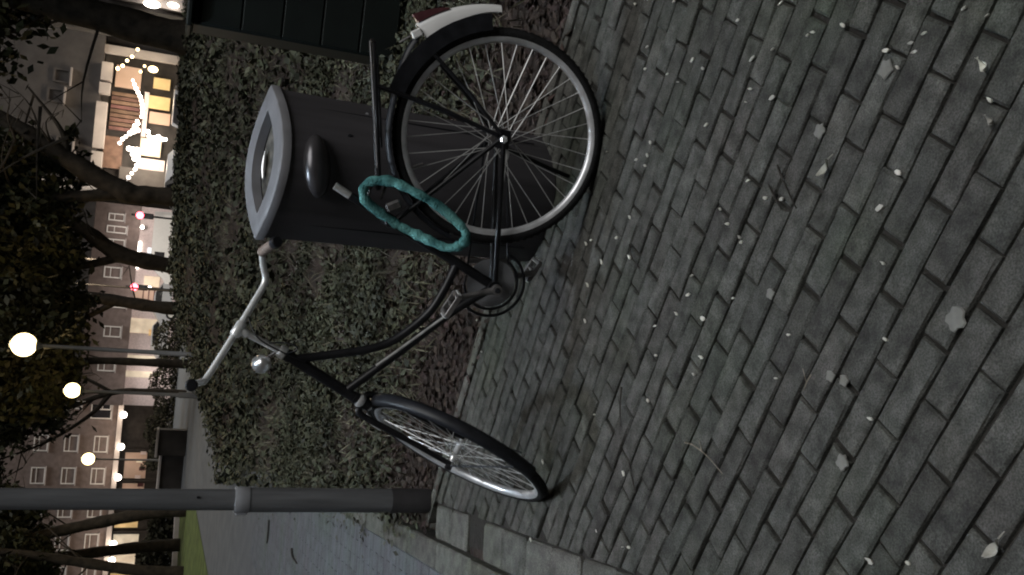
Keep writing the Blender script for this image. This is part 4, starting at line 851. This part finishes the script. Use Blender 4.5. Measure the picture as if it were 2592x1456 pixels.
# ------------------------------------------------------------------ small litter on the paving
def ground_at(u, v):                               # helper table below holds measured ground positions
    return u, v
def fleck_mb(seed):
    r_ = random.Random(seed); m_ = MB(); n_ = 7; top = []; bot = []
    for i in range(n_):
        a = 2*math.pi*i/n_; q = r_.uniform(.75,1.15); x, y = .011*q*math.cos(a), .0048*q*math.sin(a); top.append((x, y, .003+.003*r_.random())); bot.append((x*.9, y*.9, .0))
    m_.add(bot+top+[(0,0,.0065)], [tuple(range(n_-1,-1,-1))]+[(i,(i+1)%n_,n_+(i+1)%n_,n_+i) for i in range(n_)]+[(n_+i,n_+(i+1)%n_,2*n_) for i in range(n_)])
    return m_
fl_me = [fleck_mb(i).mesh('petal', M['fleck']) for i in range(6)]
FLECKS = [(0.935, 2.563, 0.87, 1.13), (0.878, 2.318, 1.05, 1.6), (0.741, 1.98, 1.2, 1.78), (0.74, 1.807, 0.87, 1.92), (0.775, 2.455, 1.02, 1.97), (0.706, 2.454, 0.83, 1.38), (0.665, 2.315, 1.01, 1.64), (0.63, 2.251, 0.78, 1.45), (0.644, 2.126, 0.77, 0.89), (0.68, 2.184, 1.11, 2.01), (0.625, 1.903, 1.21, 2.01), (0.549, 1.897, 1.04, 1.39), (0.519, 1.912, 0.8, 1.2), (0.632, 1.821, 0.88, 2.04), (0.512, 1.804, 1.18, 1.9), (0.633, 1.58, 0.94, 0.92), (0.64, 1.677, 0.95, 1.4), (0.637, 1.694, 1.09, 1.73), (0.549, 1.443, 1.25, 1.3), (0.53, 1.367, 0.91, 1.66), (0.508, 1.408, 0.86, 0.79), (0.562, 1.348, 0.78, 1.69), (0.587, 1.257, 1.15, 2.1), (0.561, 1.204, 0.76, 2.03), (0.55, 1.378, 1.19, 1.6), (0.484, 2.081, 1.13, 2.01), (0.472, 2.379, 0.92, 0.9), (0.433, 2.389, 1.25, 0.65), (0.427, 2.455, 0.8, 1.77), (0.403, 2.395, 1.24, 0.96), (0.473, 2.661, 0.83, 1.79), (0.27, 1.792, 0.92, 1.13), (0.264, 1.731, 1.2, 1.84), (0.229, 1.419, 1.18, 1.97), (0.213, 1.939, 1.05, 1.61), (0.25, 2.462, 1.22, 0.87), (0.183, 2.715, 1.11, 1.42), (0.171, 2.752, 0.97, 0.91), (0.188, 2.536, 1.02, 1.69), (0.11, 2.624, 1.24, 0.66), (0.127, 2.44, 1.06, 0.98), (0.078, 2.081, 1.06, 1.83), (0.033, 2.71, 1.21, 1.02), (0.165, 1.872, 0.76, 1.78), (0.178, 1.882, 0.76, 0.78), (0.252, 1.978, 0.98, 0.74), (0.118, 1.396, 0.84, 1.07), (0.317, 1.87, 0.88, 1.7), (0.296, 1.379, 1.16, 1.11), (0.407, 1.182, 0.86, 0.77), (-0.07, 2.247, 0.84, 1.97), (-0.028, 2.14, 0.8, 1.12), (-0.033, 2.007, 1.09, 1.17), (-0.086, 2.706, 1.18, 0.99), (-0.133, 1.999, 1.12, 1.39), (-0.046, 1.659, 0.98, 1.34), (-0.031, 1.37, 0.77, 1.11), (-0.189, 1.39, 1.17, 1.38), (-0.378, 2.572, 0.92, 1.7), (-0.284, 2.246, 0.92, 1.16), (-0.515, 2.348, 1.01, 0.88), (-0.607, 2.937, 1.07, 0.86), (-0.713, 2.275, 0.95, 1.73), (-0.723, 2.312, 0.75, 1.93), (-0.897, 2.977, 1.24, 0.97), (-0.725, 2.48, 0.98, 0.92), (0.026, 1.885, 1.19, 1.73), (0.026, 2.089, 1.24, 1.71), (-0.433, 1.263, 0.77, 1.4), (-0.459, 1.356, 1.2, 1.31), (-0.181, 2.026, 1.12, 1.2), (-0.148, 1.691, 0.87, 1.56), (-0.152, 2.229, 0.96, 1.47), (-0.158, 3.796, 0.88, 2.06), (-0.291, 3.698, 0.78, 1.05), (-0.479, 4.036, 1.02, 1.39), (1.003, 3.063, 1.15, 1.36)]
for (x, y, s, a) in FLECKS:
    o = link('fallen_petal', random.choice(fl_me)); o.location = (x, y, .003); s *= random.choice((.55,.7,.8,.95)); o.scale = (s, s*random.uniform(.8,1.2), 1); o.rotation_euler = (0, 0, a)
    o['label'] = 'small pale fallen petal lying on the dark brick paving'; o['category'] = 'petal'; o['group'] = 'pale petals scattered over the paving'
GUMS = [(0.409, 1.623, 0.017, 'round gum spot nearest the rear wheel on the paving'), (0.511, 1.441, 0.019, 'gum spot beside a white petal, level with the rear hub'), (0.044, 1.74, 0.014, 'small oval gum spot in the middle of the paving'), (0.02, 1.21, 0.022, 'large irregular pale gum patch in the paving nearest the camera'), (-0.12, 1.514, 0.013, 'round gum spot paired with another beside it'), (-0.124, 1.473, 0.013, 'gum spot with ragged edge next to a rounder one'), (-0.289, 1.456, 0.017, 'lone round gum spot close to the kerb side of the paving')]
for (x, y, r_, lab) in GUMS:
    m_ = MB(); n_ = 14; pts = [(r_*(1+.18*math.sin(i*2.1+r_*300))*math.cos(2*math.pi*i/n_), r_*(1+.18*math.sin(i*2.1+r_*300))*math.sin(2*math.pi*i/n_)) for i in range(n_)]
    m_.add([(q[0], q[1], .0) for q in pts]+[(q[0]*.9, q[1]*.9, .0025) for q in pts], [tuple(range(n_,2*n_))]+[(i,(i+1)%n_,n_+(i+1)%n_,n_+i) for i in range(n_)])
    o = m_.build('gum_spot', M['gum']); o.location = (x, y, .004); o['label'] = lab; o['category'] = 'chewing gum'; o['group'] = 'chewing gum spots on the paving'
TWIGS = [('dark_twig','longer dark twig lying on the pale path left of the lamp post','twig','darktwig',.012,[(-2.58,8.35),(-2.62,8.25),(-2.6,8.0)]),('dark_twig','short dark twig farther along the pale path','twig','darktwig',.014,[(-2.8,10.1),(-2.95,10.05),(-3.05,10.1)]),('dry_twig', 'long pale curved twig lying across the brick courses', 'twig', 'twig', 0.0022, [(-0.363, 2.037), (-0.361, 1.99), (-0.377, 1.928), (-0.403, 1.854)]), ('dry_twig', 'short pale straw lying between two gum spots', 'twig', 'twig', 0.0018, [(-0.125, 1.574), (-0.144, 1.581), (-0.162, 1.592)]), ('dark_twig', 'thin dark twig near the front wheel tip', 'twig', 'darktwig', 0.003, [(-0.479, 2.319), (-0.506, 2.295), (-0.554, 2.266)]), ('dark_twig', 'thin dark twig standing out among the middle bricks', 'twig', 'darktwig', 0.003, [(-0.267, 2.411), (-0.326, 2.401), (-0.385, 2.393)]), ('dark_twig', 'forked dark twig in front of the rear wheel', 'twig', 'darktwig', 0.0025, [(0.345, 1.76), (0.302, 1.725), (0.24, 1.677)]), ('dark_twig', 'dark twig beside two upright white petals', 'twig', 'darktwig', 0.0022, [(0.302, 1.787), (0.267, 1.752), (0.24, 1.73)]), ('dark_twig', 'broken dark twig by the tyre of the rear wheel', 'twig', 'darktwig', 0.0025, [(0.166, 2.448), (0.124, 2.414), (0.094, 2.372)])]
LEAVES = [(0.322, 1.584, 0.03, -0.6, 'bright white curled leaf with a stalk on the paving'), (0.469, 1.196, 0.024, 0.6, 'white folded leaf near the lower corner of the paving'), (0.368, 1.17, 0.018, 0.7, 'slender white leaf on the bricks nearest the camera'), (-0.35, 1.082, 0.03, -0.5, 'pale torn scrap of paper on the bricks nearest the camera')]
for (nm, lab, cat, mm, r_, pts) in TWIGS:
    m_ = MB(); P_ = spline([(q[0], q[1], .005+.004*(i % 2)) for i, q in enumerate(pts)], 5); k_ = len(P_); m_.tube(P_, [r_*(1-.5*i/k_) for i in range(k_)], 6)
    q0, q1 = P_[k_//2], P_[k_//2]+Vector((.03,.012,.004)); m_.tube([q0, q1], [r_*.6, r_*.3], 5)
    o = m_.build(nm, M[mm], smooth=60); o['label'] = lab; o['category'] = cat
for (x, y, s, a, lab) in LEAVES:
    m_ = MB(); v = []; f = []
    for i in range(7):
        t = i/6; w_ = s*.33*math.sin(math.pi*min(1, t*1.15+.06)); cz = .004+.012*(t-.5)**2*4
        v += [(s*(t-.5)*2*.7, -w_, cz+.008), (s*(t-.5)*2*.7, 0, cz), (s*(t-.5)*2*.7, w_, cz+.008)]
    for i in range(6):
        f += [(i*3, i*3+1, i*3+4, i*3+3), (i*3+1, i*3+2, i*3+5, i*3+4)]
    m_.add(v, f); m_.tube([(s*.7,0,.016),(s*1.1,.004,.006)], [.0016,.001], 5)
    o = m_.build('fallen_leaf', M['fleck'], smooth=60); o.location = (x, y, .002); o.rotation_euler = (0, 0, a); o['label'] = lab; o['category'] = 'leaf'
